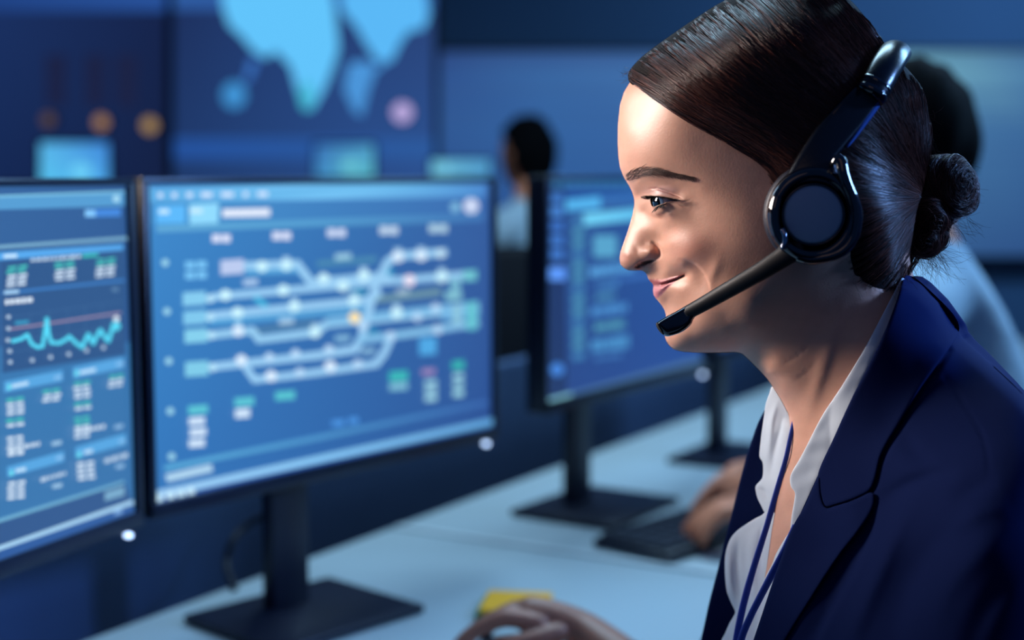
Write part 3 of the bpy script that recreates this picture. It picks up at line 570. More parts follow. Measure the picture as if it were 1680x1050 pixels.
def bump(x, y, cx, cy, rx, ry, a, rot=0):
    c, s_ = math.cos(rot), math.sin(rot); u = (x-cx)*c+(y-cy)*s_; v = -(x-cx)*s_+(y-cy)*c
    return a*np.exp(-(u/rx)**2-(v/ry)**2)
def fold(x, y, P, wl, wr, a, closed=False, taper=True):
    P = smoothpoly(P, 1.5, False); D, S_, T = polydist(x, y, P, closed); w_ = np.where(S_ > 0, wr, wl)
    f = a*np.exp(-(D/w_)**2)*(np.sin(np.clip(T, 0, 1)*math.pi).clip(0)**1.1 if taper else 1)
    return f
def sstep(v, a, b): t = np.clip((v-a)/(b-a), 0, 1); return t*t*(3-2*t)
EC = (1101.5, 331.5, 30.0)       # eyeball centre, radius 12 mm
EYE_OPEN = smoothpoly([(1068,326),(1073,323.3),(1082,322.8),(1091,323.8),(1101,326.2),(1110,328.4),(1103,329.8),(1094,331.8),(1086,334.4),(1078,337.2),(1071,339),(1068,333.5)], .7)
LIPU = smoothpoly([(1062,459.5),(1067,457.8),(1074,458.6),(1082,458.8),(1094,456.4),(1106,453),(1119,450.8),(1121,453),(1112,457.5),(1100,462.2),(1086,466.5),(1072,468.8),(1066,466)], 1)
LIPL = smoothpoly([(1066,468),(1072,468.8),(1086,466.5),(1100,462.2),(1112,457.8),(1106,464),(1097,471.5),(1090,479),(1083,486),(1075,490),(1066,486)], 1)
MOUTH = [(1069,468.6),(1078,467.9),(1087,466.2),(1100,461.9),(1112,457.2),(1122,452.2)]
SPX = .97/FPX*1000*.965
def skinW(x, y, detail=True):
    x = np.asarray(x, float); y = np.asarray(y, float)
    D, _, _ = polydist(x, y, OUT[::2]); D = np.where(D < 1.2, 0, D-1.0).clip(0)
    U = SKU(x, y)*100; W = np.sqrt(np.maximum(U, np.minimum(9*D*.25+.0, 60)*1.0)); W = np.where(D <= 0, W*0, W)
    if not detail: return W
    edge = sstep(D, .5, 6)
    # brow ridge, lids, eyeball socket
    dx, dy = (x-EC[0])*SPX, (y-EC[1])*SPX; r2 = dx*dx+dy*dy
    lid = EC[2]+np.sqrt(np.maximum(13.5**2-r2, 0))-5*np.maximum(np.sqrt(r2)-13.5, 0); m = (r2 < 19**2) & (x < 1122)
    k = 2.4; W2 = np.where(m, np.log(np.exp(np.clip((W-lid)/k, -30, 30))+1)*k+lid, W)
    blend = sstep(x, 1121, 1100)*sstep(y, 300, 309)*sstep(y, 362, 350); W = W*(1-blend)+W2*blend
    W = W-fold(x, y, [(1060,312.5),(1067,309.8),(1078,310.2),(1090,313.6),(1100,317),(1112,321.5),(1122,327)], 2.6, 1.7, 1.9)      # upper lid crease
    W = W-fold(x, y, [(1074,352),(1084,352),(1096,348),(1108,340)], 3.5, 3.0, .45)-fold(x, y, [(1108,328),(1120,331),(1134,329)], 1.6, 1.6, .5)-fold(x, y, [(1110,333),(1120,338),(1132,340)], 1.6, 1.6, .4)
    W = W+bump(x, y, 1084, 347, 12, 5, .4, -.35)
    rim, sgn, _ = polydist(x, y, EYE_OPEN); ins = inside(x, y, EYE_OPEN)
    W = W+np.where(ins, 0, .7*np.exp(-(rim/2.0)**2))*sstep(x, 1116, 1108)
    ball = EC[2]+np.sqrt(np.maximum(11.2**2-r2, 0)); W = np.where(ins, np.minimum(W, np.where(r2 < 11.2**2, ball, 12)-1.6), W)
    W = W+bump(x, y, 1062, 286, 26, 7, 1.6, .05)
    # nose wing, nostril
    W = W+bump(x, y, 1066, 413, 11, 10, 2.6)*edge-fold(x, y, [(1067,396),(1075,400),(1080.5,407),(1083,416),(1080,423),(1073,427)], 2.4, 4.5, 2.8)
    NOS = [(1041,438.5),(1045,434.5),(1052,430),(1060,427.4),(1068,426.4),(1073,427.5),(1068,431.5),(1060,434),(1053,438),(1046,440.8)]
    nd, _, _ = polydist(x, y, NOS); ni = inside(x, y, NOS); W = W-np.where(ni, 4.2*sstep(nd, -.5, 2.4), 0)-(~ni)*1.0*np.exp(-(nd/1.8)**2)*edge
    W = W+bump(x, y, 1030, 420, 9, 10, .8)*edge-bump(x, y, 1046, 412, 5, 9, .7, -.4)*edge
    # philtrum, lips
    W = W-fold(x, y, MOUTH, 1.9, 1.7, 2.6, taper=False)*sstep(D, 0, 3)
    iu = inside(x, y, LIPU); il = inside(x, y, LIPL); du, _, _ = polydist(x, y, LIPU); dl, _, _ = polydist(x, y, LIPL)
    W = W+np.where(iu, sstep(du, -.3, 4)*1.7, 0)*edge+np.where(il, sstep(dl, -.3, 9)*2.6*sstep(x, 1108, 1090), 0)*edge
    W = W-bump(x, y, 1124, 452.5, 5, 4, 2.0)+bump(x, y, 1131, 458, 9, 13, .6, .5)
    # smile fold and cheek apple
    W = W-fold(x, y, [(1110,425),(1126,429),(1139,435),(1149,444),(1156,455),(1161,468),(1163,484)], 3.0, 13, 2.7)+bump(x, y, 1130, 402, 32, 26, 2.4)+bump(x, y, 1168, 452, 9, 24, 1.0, .4)
    W = W+bump(x, y, 1112, 478, 14, 18, 1.0, .5)-bump(x, y, 1096, 502, 10, 6, 1.3, .5)*edge+bump(x, y, 1112, 548, 16, 14, 1.4)*edge
    # neck tendon and creases
    W = W+fold(x, y, [(1392,470),(1370,540),(1345,620),(1322,690),(1308,740)], 10, 13, 1.1)-fold(x, y, [(1262,608),(1290,596),(1320,572),(1345,542)], 1.3, 1.8, .55)-fold(x, y, [(1276,640),(1300,628),(1330,604),(1352,576)], 1.3, 1.8, .4)
    # collar bone near the shirt
    return np.maximum(W, 0)
I = grid_in(OUT, 5., [(1010,120,1240,585,2.0),(1012,290,1180,500,1.3),(1046,302,1124,358,.62),(1036,420,1128,492,.8)])
V2, F2, _o = triangulate(OUT, I)
Wv = skinW(V2[:, 0], V2[:, 1]); Dv, _, _ = polydist(V2[:, 0], V2[:, 1], OUT); bnd = Dv < .02; Wv[bnd] = 0
near = hp(V2[:, 0], V2[:, 1], Wv)
area2 = lambda a, b, c: (b[0]-a[0])*(c[1]-a[1])-(b[1]-a[1])*(c[0]-a[0])
idx = np.arange(len(V2)); fmap = np.full(len(V2), -1); inn = np.where(~bnd)[0]; fmap[inn] = len(V2)+np.arange(len(inn)); fmap[bnd] = idx[bnd]
far = mirror(near[inn]); VV = np.vstack([near, far])
FF = [f if area2(*V2[list(f)][:3]) < 0 else f[::-1] for f in F2]; FF = FF+[tuple(fmap[list(f)])[::-1] for f in FF]
# own colours of the skin: lips, cheeks, lids; plus painted under-eye shade
x, y = V2[:, 0], V2[:, 1]
base = np.tile(np.array(lin('#dba489')), (len(V2), 1))
def tint(mask, col):
    global base
    base = base*(1-mask[:, None])+np.array(lin(col))*mask[:, None]
tint(np.clip(bump(x, y, 1135, 408, 38, 30, .45), 0, 1), '#cc7f6c'); tint(np.clip(bump(x, y, 1030, 424, 16, 16, .45), 0, 1), '#c87f70'); tint(np.clip(bump(x, y, 1088, 314, 26, 9, .55), 0, 1), '#9c8492')
tint(np.clip(bump(x, y, 1090, 350, 16, 6, .2), 0, 1), '#a86c5c')  # shade of the crease under the eye, painted into the skin colour
for P, cc in ((LIPU, '#b0605f'), (LIPL, '#c97f84')):
    d, _, _ = polydist(x, y, P); i_ = inside(x, y, P); tint(np.where(i_, sstep(d, -1.2, 1.2), sstep(-d, -1.2, 1.2)*.6), cc)
md, _, _ = polydist(x, y, smoothpoly(MOUTH, 1, False), False); tint(.75*np.exp(-(md/1.1)**2), '#6a2a30')
BROW = smoothpoly([(1022,288),(1028,282),(1038,278),(1050,275),(1066,275),(1084,278),(1102,282),(1122,287),(1144,293),(1124,294),(1104,291),(1086,288),(1068,288),(1056,291),(1046,297),(1038,302),(1030,299)], 1.5)
bd, _, _ = polydist(x, y, BROW); bi = inside(x, y, BROW); tint(np.where(bi, .38*sstep(bd, 0, 4), 0)*sstep(x, 1150, 1110), '#7a544c')
ed, _, _ = polydist(x, y, EYE_OPEN); upl = (y < 330) & (x > 1060) & (x < 1116); tint(np.where(upl, .92*np.exp(-(ed/1.25)**2), .45*np.exp(-(ed/1.2)**2)*(x > 1080)*(x < 1112)), '#1c1014')
ei = inside(x, y, EYE_OPEN); tint(ei*.8, '#3a1c1c')
nd_ = inside(x, y, [(1041,438.5),(1052,430),(1068,426.4),(1073,427.5),(1060,434),(1046,440.8)]); tint(nd_*.75, '#5a2a24')
base = base*(1+.03*vnoise(x, y, 9, 3)+.02*vnoise(x, y, 4, 5))[:, None]
cols = np.vstack([base, base[inn]])
def skin_material():
    m = mat('skin', '#d8a68e', .46, bump=(700, .09)); nt = m.node_tree; b = nt.nodes['Principled BSDF']
    a = nt.nodes.new('ShaderNodeAttribute'); a.attribute_name = 'glow'; n = nt.nodes.new('ShaderNodeTexNoise'); n.inputs['Scale'].default_value = 55; n.inputs['Detail'].default_value = 5
    tc = nt.nodes.new('ShaderNodeTexCoord'); nt.links.new(tc.outputs['Object'], n.inputs['Vector'])
    r = nt.nodes.new('ShaderNodeMapRange'); r.inputs['To Min'].default_value = .86; r.inputs['To Max'].default_value = 1.12; nt.links.new(n.outputs['Fac'], r.inputs['Value'])
    mx = nt.nodes.new('ShaderNodeVectorMath'); mx.operation = 'SCALE'; nt.links.new(a.outputs['Color'], mx.inputs[0]); nt.links.new(r.outputs[0], mx.inputs['Scale']); nt.links.new(mx.outputs[0], b.inputs['Base Color'])
    b.inputs['Subsurface Weight'].default_value = .14; b.inputs['Subsurface Radius'].default_value = (1, .35, .2); b.inputs['Subsurface Scale'].default_value = .006
    b.inputs['Specular IOR Level'].default_value = .45
    return m
M_SKIN = skin_material()
WB = hp(1420, 900, 0); wloc = (float(WB[0]), float(WB[1]), 0)
woman = empty('person', wloc, 'smiling person in navy blazer wearing a headset in profile, dark hair in a bun', 'person')
body = mesh_obj('body', VV, FF, M_SKIN, woman, True, cols)
# eyeball with iris
ec = hp(EC[0], EC[1], EC[2]); g = math.radians(36)
gaze = -EX*math.cos(g)+EY*math.sin(g)-EZ*.10; gaze /= np.linalg.norm(gaze)
def eye_mat():
    m = mat('eye', '#d8d4d4', .08, coat=1.0); nt = m.node_tree; b = nt.nodes['Principled BSDF']
    tc = nt.nodes.new('ShaderNodeTexCoord'); sp = nt.nodes.new('ShaderNodeSeparateXYZ'); nt.links.new(tc.outputs['Object'], sp.inputs[0])
    r = nt.nodes.new('ShaderNodeValToRGB'); mr = nt.nodes.new('ShaderNodeMapRange'); mr.inputs['From Min'].default_value = .0095; mr.inputs['From Max'].default_value = .0122
    nt.links.new(sp.outputs['Z'], mr.inputs['Value']); nt.links.new(mr.outputs[0], r.inputs[0])
    e = r.color_ramp.elements; e[0].position = 0; e[0].color = (*lin('#a89c9e'), 1); e[1].position = 1; e[1].color = (0, 0, 0, 1)
    for p_, c_ in ((.20, '#a0989c'), (.26, '#22304a'), (.34, '#7896b8'), (.72, '#9cb8d0'), (.80, '#040408')):
        q = e.new(p_); q.color = (*lin(c_), 1)
    nt.links.new(r.outputs[0], b.inputs['Base Color']); return m
def eyeball(c, gz):
    R = Vector(gz).to_track_quat('Z', 'Y').to_matrix().to_4x4()
    o = MB().sph((0, 0, 0), .012, u=48, v=32).build('eyeball', eye_mat(), None, True)
    for v in o.data.vertices:
        z = v.co.z
        if z > .0098: v.co *= 1+.07*((z-.0098)/.0022)**.8
    o.parent = body; o.matrix_parent_inverse = (Matrix.Translation(Vector(wloc))).inverted() @ Matrix.Identity(4)
    o.matrix_parent_inverse = Matrix.Identity(4); body_w = Matrix.Identity(4)
    o.matrix_local = Matrix.Translation(Vector(c)) @ R
    return o
# body sits at the world origin in its own frame, so child matrices are world matrices
eyeball(ec, gaze); eyeball(mirror(ec), gaze-2*np.dot(gaze, EY)*EY)
# ------------------------------------------------------------------ hair
HLINE = [(1033,135),(1048,146),(1067,161),(1090,176),(1116,192),(1143,208),(1170,224),(1192,235),(1212,245),(1232,257),(1248,268),(1258,284),(1264,304),(1268,330),(1274,352),(1285,350),(1300,335),(1325,325),(1355,330),(1380,352),(1390,390),(1390,430),(1398,458),(1420,472),(1450,480),(1470,476),(1486,464)]
HBACK = [(1490,430),(1500,385),(1512,335),(1522,285),(1527,235),(1524,190),(1515,148),(1492,116),(1465,90),(1441,67),(1421,31),(1397,2),(1370,-18),(1310,-34),(1245,-25),(1190,0),(1150,24),(1100,58),(1062,86),(1042,104),(1031,120)]
HB = smoothpoly(HLINE+HBACK, 2.5, n=6)
hl = smoothpoly(HLINE, 3, False); hb_ = smoothpoly(HBACK, 3, False)
gx, gy = np.meshgrid(np.arange(1045, 1525, 32), np.arange(-20, 480, 30)); gx, gy = gx.ravel(), gy.ravel(); k = inside(gx, gy, HB); gx, gy = gx[k], gy[k]
d1, _, _ = polydist(gx, gy, hl, False); d2, _, _ = polydist(gx, gy, hb_, False); k = (d2 > 24) & (d1 > 3); gx, gy, d1, d2 = gx[k], gy[k], d1[k], d2[k]
kx = np.clip(gx, 1020, 1600); sw = skinW(gx, gy, False)
hpnt = [(a, b, (s_+.8+5.5*float(sstep(np.array(e), 0, 60)))**2/100) for a, b, s_, e in zip(gx, gy, sw, d1)]
lx = hl[::5]; lw = skinW(lx[:, 0], lx[:, 1], False)
hpnt += [(a, b, (s_+.7)**2/100) for (a, b), s_ in zip(lx[1:-1], lw[1:-1])]+[(a, b, 0) for a, b in hb_[::5]]
HU = TPS(hpnt, 1e-5)
def hairW(x, y):
    D, _, _ = polydist(x, y, hb_, False); return np.sqrt(np.maximum(HU(x, y)*100, np.minimum(D*4, 60)))*(D > .5)
I = grid_in(HB, 5.); HV, HF, _ = triangulate(HB, I); Wh = hairW(HV[:, 0], HV[:, 1]); Wh = Wh-1.0*(Wh > 4)
dh, _, _ = polydist(HV[:, 0], HV[:, 1], hl, False); Wh = Wh+.5*vnoise(HV[:, 0]*.6+HV[:, 1]*.9, HV[:, 1]*.2-HV[:, 0]*.2, 9, 4)*sstep(dh, 2, 20)*(Wh > 5)-1.6*np.exp(-(dh/3)**2)
onb, _, _ = polydist(HV[:, 0], HV[:, 1], hb_, False); seam = onb < .7; Wh[seam] = 0
nearh = hp(HV[:, 0], HV[:, 1], Wh)
def hair_mat(name, c0, c1, rough):
    m = mat(name, c0, rough); nt = m.node_tree; b = nt.nodes['Principled BSDF']
    a = nt.nodes.new('ShaderNodeAttribute'); a.attribute_name = 'glow'; mx = nt.nodes.new('ShaderNodeMix'); mx.data_type = 'RGBA'
    mx.inputs['A'].default_value = (*lin(c0), 1); mx.inputs['B'].default_value = (*lin(c1), 1); nt.links.new(a.outputs['Fac'], mx.inputs['Factor']); nt.links.new(mx.outputs['Result'], b.inputs['Base Color'])
    b.inputs['Specular IOR Level'].default_value = .42; return m
M_CAP = mat('hair_base', '#0e0808', .8, bump=(300, .6), spec=.1); M_HAIR = hair_mat('hair_strands', '#0f0707', '#66372a', .36)
idx = np.arange(len(HV)); inn = np.where(~seam)[0]; fm = idx.copy(); fm[inn] = len(HV)+np.arange(len(inn))
FFh = [f if area2(*HV[list(f)][:3]) < 0 else f[::-1] for f in HF]; FFh = FFh+[tuple(fm[list(f)])[::-1] for f in FFh]
hair = mesh_obj('hair', np.vstack([nearh, mirror(nearh[inn])]), FFh, M_CAP, woman, True)
# raster of the hair surface for the strands
RX0, RY0, RS = 1000, -60, 3; rx, ry = np.meshgrid(np.arange(RX0, 1600, RS), np.arange(RY0, 520, RS))
RW = np.where(inside(rx, ry, HB).reshape(rx.shape), hairW(rx.ravel(), ry.ravel()).reshape(rx.shape), -1.)
for _ in range(8):   # grow outwards so that strands leaving the outline stay near it
    m = RW < 0; acc = np.zeros_like(RW); cnt = np.zeros_like(RW)
    for a, b in ((0, 1), (0, -1), (1, 0), (-1, 0)):
        q = np.roll(RW, (a, b), (0, 1)); ok = q >= 0; acc += np.where(ok, q, 0); cnt += ok
    RW = np.where(m & (cnt > 0), acc/np.maximum(cnt, 1), RW)
RW = np.maximum(RW, 0); GXr = np.gradient(RW, axis=1)/RS/.41; GYr = np.gradient(RW, axis=0)/RS/.41
def samp(A, x, y):
    u = np.clip((x-RX0)/RS, 0, A.shape[1]-1.01); v = np.clip((y-RY0)/RS, 0, A.shape[0]-1.01); i = u.astype(int); j = v.astype(int); fu, fv = u-i, v-j
    return A[j, i]*(1-fu)*(1-fv)+A[j, i+1]*fu*(1-fv)+A[j+1, i]*(1-fu)*fv+A[j+1, i+1]*fu*fv
FLOW = np.array([(1036,128,.8,.45),(1067,150,.86,.52),(1116,185,.86,.5),(1170,215,.88,.47),(1212,238,.86,.5),(1250,262,.8,.6),(1262,300,.5,.85),(1100,70,.75,.66),(1100,120,.82,.57),(1160,40,.72,.69),(1180,120,.8,.6),(1250,20,.68,.73),(1250,110,.77,.64),(1250,190,.85,.53),(1330,0,.7,.71),(1330,100,.74,.67),(1330,200,.84,.54),(1330,300,.97,.25),(1400,30,.6,.8),(1400,120,.66,.75),(1400,220,.8,.6),(1400,300,.98,.2),(1440,90,.5,.86),(1470,130,.4,.92),(1470,220,.5,.86),(1505,160,.1,1),(1520,230,-.1,1),(1460,300,.9,.4),(1400,370,.93,-.36),(1400,440,.85,-.52),(1440,400,.75,-.66),(1440,460,.7,-.7),(1475,440,.4,-.9),(1480,380,.5,-.86),(1385,400,.9,-.3)])
BUN = np.array([1514, 322])
def flow(x, y):
    d2 = (x[:, None]-FLOW[:, 0])**2+(y[:, None]-FLOW[:, 1])**2; w_ = 1/(d2+300)**1.5
    vx = (w_*FLOW[:, 2]).sum(1)/w_.sum(1); vy = (w_*FLOW[:, 3]).sum(1)/w_.sum(1); r = np.hypot(x-BUN[0], y-BUN[1]); k = np.exp(-(r/75)**2)*.95
    vx = vx*(1-k)+k*(BUN[0]-x)/(r+1); vy = vy*(1-k)+k*(BUN[1]-y)/(r+1); n = np.hypot(vx, vy)+1e-9; return vx/n, vy/n
def tubes(P, R, name, m, parent, shade, sides=3):
    """P: n strands x k points x 3, R: radii n x k -> one mesh of thin three-sided hairs"""
    n, k, _ = P.shape; T = np.gradient(P, axis=1); T /= np.linalg.norm(T, axis=2, keepdims=True)+1e-12
    ref = np.where(np.abs(T @ EY)[..., None] > .9, EX, EY); A = np.cross(T, ref); A /= np.linalg.norm(A, axis=2, keepdims=True)+1e-12; B_ = np.cross(T, A)
    V = np.stack([P+R[..., None]*(A*math.cos(a)+B_*math.sin(a)) for a in [2*math.pi*q/sides for q in range(sides)]], 2).reshape(-1, 3)
    base_ = (np.arange(n)[:, None]*k+np.arange(k-1)[None])*sides; F = []
    for q in range(sides): q2 = (q+1) % sides; F.append(np.stack([base_+q, base_+q2, base_+sides+q2, base_+sides+q], -1).reshape(-1, 4))
    F = np.vstack(F).astype(np.int32)
    me = bpy.data.meshes.new(name); me.vertices.add(len(V)); me.vertices.foreach_set('co', V.ravel()); me.loops.add(F.size); me.loops.foreach_set('vertex_index', F.ravel())
    me.polygons.add(len(F)); me.polygons.foreach_set('loop_start', np.arange(0, F.size, 4)); me.update(calc_edges=True); me.polygons.foreach_set('use_smooth', [True]*len(F))
    c = np.repeat(shade, k*sides); a = me.color_attributes.new('glow', 'FLOAT_COLOR', 'POINT'); a.data.foreach_set('color', np.stack([c, c, c, np.ones_like(c)], 1).ravel())
    me.materials.append(m); return link(bpy.data.objects.new(name, me), parent)
def strands(n_cl, per, steps, step, spread, off, seed):
    r = np.random.default_rng(seed); a, b = r.uniform(1025, 1530, n_cl*3), r.uniform(-35, 480, n_cl*3)
    ok = inside(a, b, HB) & (np.hypot(a-BUN[0], b-BUN[1]) > 22); X = a[ok][:n_cl]; Y = b[ok][:n_cl]; n_cl = len(X)
    x = np.repeat(X, per)+r.normal(0, spread, n_cl*per); y = np.repeat(Y, per)+r.normal(0, spread, n_cl*per)
    d, _, _ = polydist(x, y, hl, False); ok = inside(x, y, HB) & (d > .5); x, y = x[ok], y[ok]; cl = np.repeat(np.arange(n_cl), per)[ok]
    lift = np.repeat(r.uniform(.2, off, n_cl), per)[ok]+r.uniform(-.2, .35, len(x)); ph = np.repeat(r.uniform(0, 6, n_cl), per)[ok]; am = r.normal(0, .18, len(x))
    # start a little upstream so that strands grow from the hairline backwards
    pts = []; alive = np.ones(len(x), bool)
    for s_ in range(steps):
        w_ = samp(RW, x, y); nx, ny = -samp(GXr, x, y), -samp(GYr, x, y); nz = np.ones_like(nx); L = np.sqrt(nx**2+ny**2+1)
        taper = min(1, s_/3)*.9+.1; o = lift*taper+am*math.sin(s_*.9)
        P = hp(x, y, w_)+(EX*(nx/L)[:, None]-EZ*(ny/L)[:, None]+EY*(nz/L)[:, None])*(o/1000)[:, None]; pts.append(P)
        vx, vy = flow(x, y); a = .05*np.sin(ph+s_*.35); vx, vy = vx-a*vy, vy+a*vx
        near_b = np.hypot(x-BUN[0], y-BUN[1]) < 12; st = np.where(near_b, .15, step); x = x+vx*st; y = y+vy*st
    return np.stack(pts, 1)
def rad(n, k, r0, r1, seed=1):
    t = np.linspace(0, 1, k); return (np.random.default_rng(seed).uniform(.7, 1.25, n)[:, None]*(r0*np.minimum(1, .35+t*4)*(1-t)**.4+r1)[None])
S1 = strands(2100, 9, 20, 7.5, 1.6, 1.6, 11); S2 = strands(500, 5, 26, 7.5, 4.5, 2.0, 12)
P_ = S1; tubes(P_, rad(len(P_), P_.shape[1], .00019, .00003), 'hair_strands', M_HAIR, hair, rng.beta(.9, 1.6, len(P_)))
P_ = S2; tubes(P_, rad(len(P_), P_.shape[1], .00009, .00002), 'loose_strands', M_HAIR, hair, rng.beta(2, 2, len(P_)))
P_ = mirror(S1[::3]); tubes(P_, rad(len(P_), P_.shape[1], .00016, .00003), 'hair_strands', M_HAIR, hair, rng.beta(1.6, 2.4, len(P_)))
# bun: two coiled lobes with strands wound round them
def lobe(c, W0, R, axis, seed, n, tilt=.35):
    r = np.random.default_rng(seed); C0 = hp(c[0], c[1], W0); a = axis/np.linalg.norm(axis); u = np.cross(a, EZ+.01*EX); u /= np.linalg.norm(u); v = np.cross(a, u); Ru, Rv, Ra = [q*.4157/1000 for q in R]
    def surf(lam, phi, k=1.): g_ = 1+.08*np.sin(5*lam+2.2*phi)+.05*np.sin(9*lam-phi*3+seed); return C0+((np.cos(lam)*np.cos(phi)*Ru*g_*k)[..., None]*u+(np.cos(lam)*np.sin(phi)*Rv*g_*k)[..., None]*v+(np.sin(lam)*Ra*k)[..., None]*a)
    nu, nv = 60, 34; la = np.linspace(-math.pi/2, math.pi/2, nv); p_ = np.linspace(0, 2*math.pi, nu, endpoint=False); L_, Pp = np.meshgrid(la, p_, indexing='ij'); V = surf(L_, Pp, .965).reshape(-1, 3)
    F = [(i*nu+j, i*nu+(j+1) % nu, (i+1)*nu+(j+1) % nu, (i+1)*nu+j) for i in range(nv-1) for j in range(nu)]
    k = 22; l0 = np.arcsin(r.uniform(-.97, .97, n)); f0 = r.uniform(0, 6.28, n); sp = r.uniform(1.2, 3.0, n); tl = r.normal(0, tilt, n); t = np.linspace(0, 1, k)
    lam = np.clip(l0[:, None]+tl[:, None]*np.sin(t[None]*2.2), -1.5, 1.5); phi = f0[:, None]+sp[:, None]*t; P = surf(lam, phi, 1+r.uniform(-.03, .09, n)[:, None]*(np.sin(t*math.pi)[None]+.3))
    return V, F, P
VB = []; FB = []; PB = []
for c, W0, R, ax, sd, n in (((1556,308), 4, (44,50,40), EY*.8+EX*.5+EZ*.2, 3, 1500), ((1520,350), 6, (36,44,44), EY*.75+EX*.1-EZ*.6, 5, 900), ((1512,384), 2, (36,34,42), EY*.9-EZ*.3, 8, 800), ((1530,292), -4, (32,34,46), EY+EX*.2, 9, 500)):
    V_, F_, P_ = lobe(c, W0, R, ax, sd, n); o_ = sum(len(q) for q in VB); VB.append(V_); FB += [tuple(i+o_ for i in f) for f in F_]; PB.append(P_)
bun = mesh_obj('hair_bun', np.vstack(VB), FB, M_CAP, woman, True)
P_ = np.vstack(PB); tubes(P_, rad(len(P_), P_.shape[1], .00014, .00003), 'bun_strands', M_HAIR, bun, rng.beta(1.3, 3, len(P_)))
# flyaways: forehead, nape, behind the bun
def fly(boxes, seed):
    r = np.random.default_rng(seed); out = []
    for (x0, y0, x1, y1, n, dx, dy, L, W0, W1) in boxes:
        for _ in range(n):
            x, y, w_ = r.uniform(x0, x1), r.uniform(y0, y1), r.uniform(W0, W1); a = math.atan2(dy, dx)+r.normal(0, .5); k1 = r.normal(0, .05); ll = L*r.uniform(.4, 1.2)/16; q = []
            for s_ in range(16): q.append(hp(x, y, w_)); x += ll*math.cos(a); y += ll*math.sin(a); a += k1+r.normal(0, .04); w_ += r.normal(0, .3)
            out.append(q)
    return np.array(out)
FL = fly([(1028,112,1040,134,26,-.6,.15,18,0,22),(1040,88,1100,110,14,-.6,-.1,14,0,10),(1490,400,1540,430,150,.7,.7,62,-12,25),(1540,350,1590,385,60,.7,.5,40,-12,20),(1515,180,1530,280,26,.6,.6,40,-5,20),(1395,425,1470,470,130,.3,.9,30,40,60),(1560,260,1600,330,26,.7,-.2,22,-10,20),(1460,440,1490,470,70,.5,.9,34,20,46)], 21)
tubes(FL, rad(len(FL), 16, .00006, .00003), 'flyaway_strands', M_HAIR, hair, rng.beta(2, 2, len(FL)))
# eyebrow and lashes
r = np.random.default_rng(4); BR = []; k = 7
for i in range(800):
    t = r.uniform(0, 1)**.85; cx = 1025+t*112; cy = np.interp(cx, [1025,1035,1050,1070,1100,1140], [293,289,283,281.5,286,293]); hw = np.interp(t, [0, .12, .35, .7, 1], [6.5, 8.6, 6.2, 3.6, 1.4])
    y0 = cy+r.uniform(-1, 1)*hw; ang = np.interp(t, [0, .15, .5, 1], [-1.15, -.75, -.1, .22])+r.normal(0, .16)+.5*(cy-y0)/hw*.25*-1; L = np.interp(t, [0, .3, 1], [9, 13, 8])*r.uniform(.6, 1.1); q = []
    for s_ in range(k): u_ = s_/(k-1); q.append((cx+math.cos(ang+u_*.35)*L*u_, y0+math.sin(ang+u_*.35)*L*u_))
    BR.append(q)
BR = np.array(BR); sh = BR.shape; ww = skinW(BR[..., 0].ravel(), BR[..., 1].ravel()).reshape(sh[:2])+np.linspace(.05, .75, k)[None]
BP = hp(BR[..., 0].ravel(), BR[..., 1].ravel(), ww.ravel()).reshape(sh[0], k, 3)
M_BROW = hair_mat('brow_hair', '#33201b', '#6a4a3e', .6)
for Q in (BP, mirror(BP)): tubes(Q, rad(len(Q), k, .00007, .00002), 'eyebrow', M_BROW, body, r.beta(2, 2, len(Q)))
LA = []; k = 9
up = smoothpoly([(1067.5,326),(1072,323.2),(1082,322.6),(1092,324),(1103,326.8),(1112,328.8)], 1, False)
for i in range(150):
    t = r.uniform(0, 1)**1.1; j = int(t*(len(up)-1)); x0, y0 = up[j]+r.normal(0, .5, 2); w0 = float(skinW(np.array([x0]), np.array([y0]))[0]) if x0 > 1072 else 31.5; w0 = max(w0, 30)
    Lx = -np.interp(x0, [1066,1075,1090,1112], [17,19,8,-5])*r.uniform(.75, 1.1); q = []
    for s_ in range(k): u_ = s_/(k-1); q.append(hp(x0+Lx*u_, y0+(3.4*u_-3.4*u_*u_*1.5)+r.normal(0, .05), w0+.3+u_*np.interp(x0, [1066,1112], [2, 6])))
    LA.append(q)
for i in range(60):
    t = r.uniform(0, 1); x0, y0 = 1079+t*16+r.normal(0, .4), 338.5-t*6; w0 = float(skinW(np.array([x0+1]), np.array([y0+1.5]))[0])+.3; Lx = -np.interp(t, [0, 1], [13, 5])*r.uniform(.7, 1.1); q = []
    for s_ in range(k): u_ = s_/(k-1); q.append(hp(x0+Lx*u_, y0+np.interp(t, [0, 1], [13, 5])*u_**1.4*.95, w0+u_*1.5))
    LA.append(q)
LA = np.array(LA); M_LASH = mat('lash', '#0c0808', .5)
for Q in (LA, mirror(LA)): tubes(Q, rad(len(Q), k, .00013, .00002), 'eyelashes', M_LASH, body, r.beta(2, 2, len(Q)))
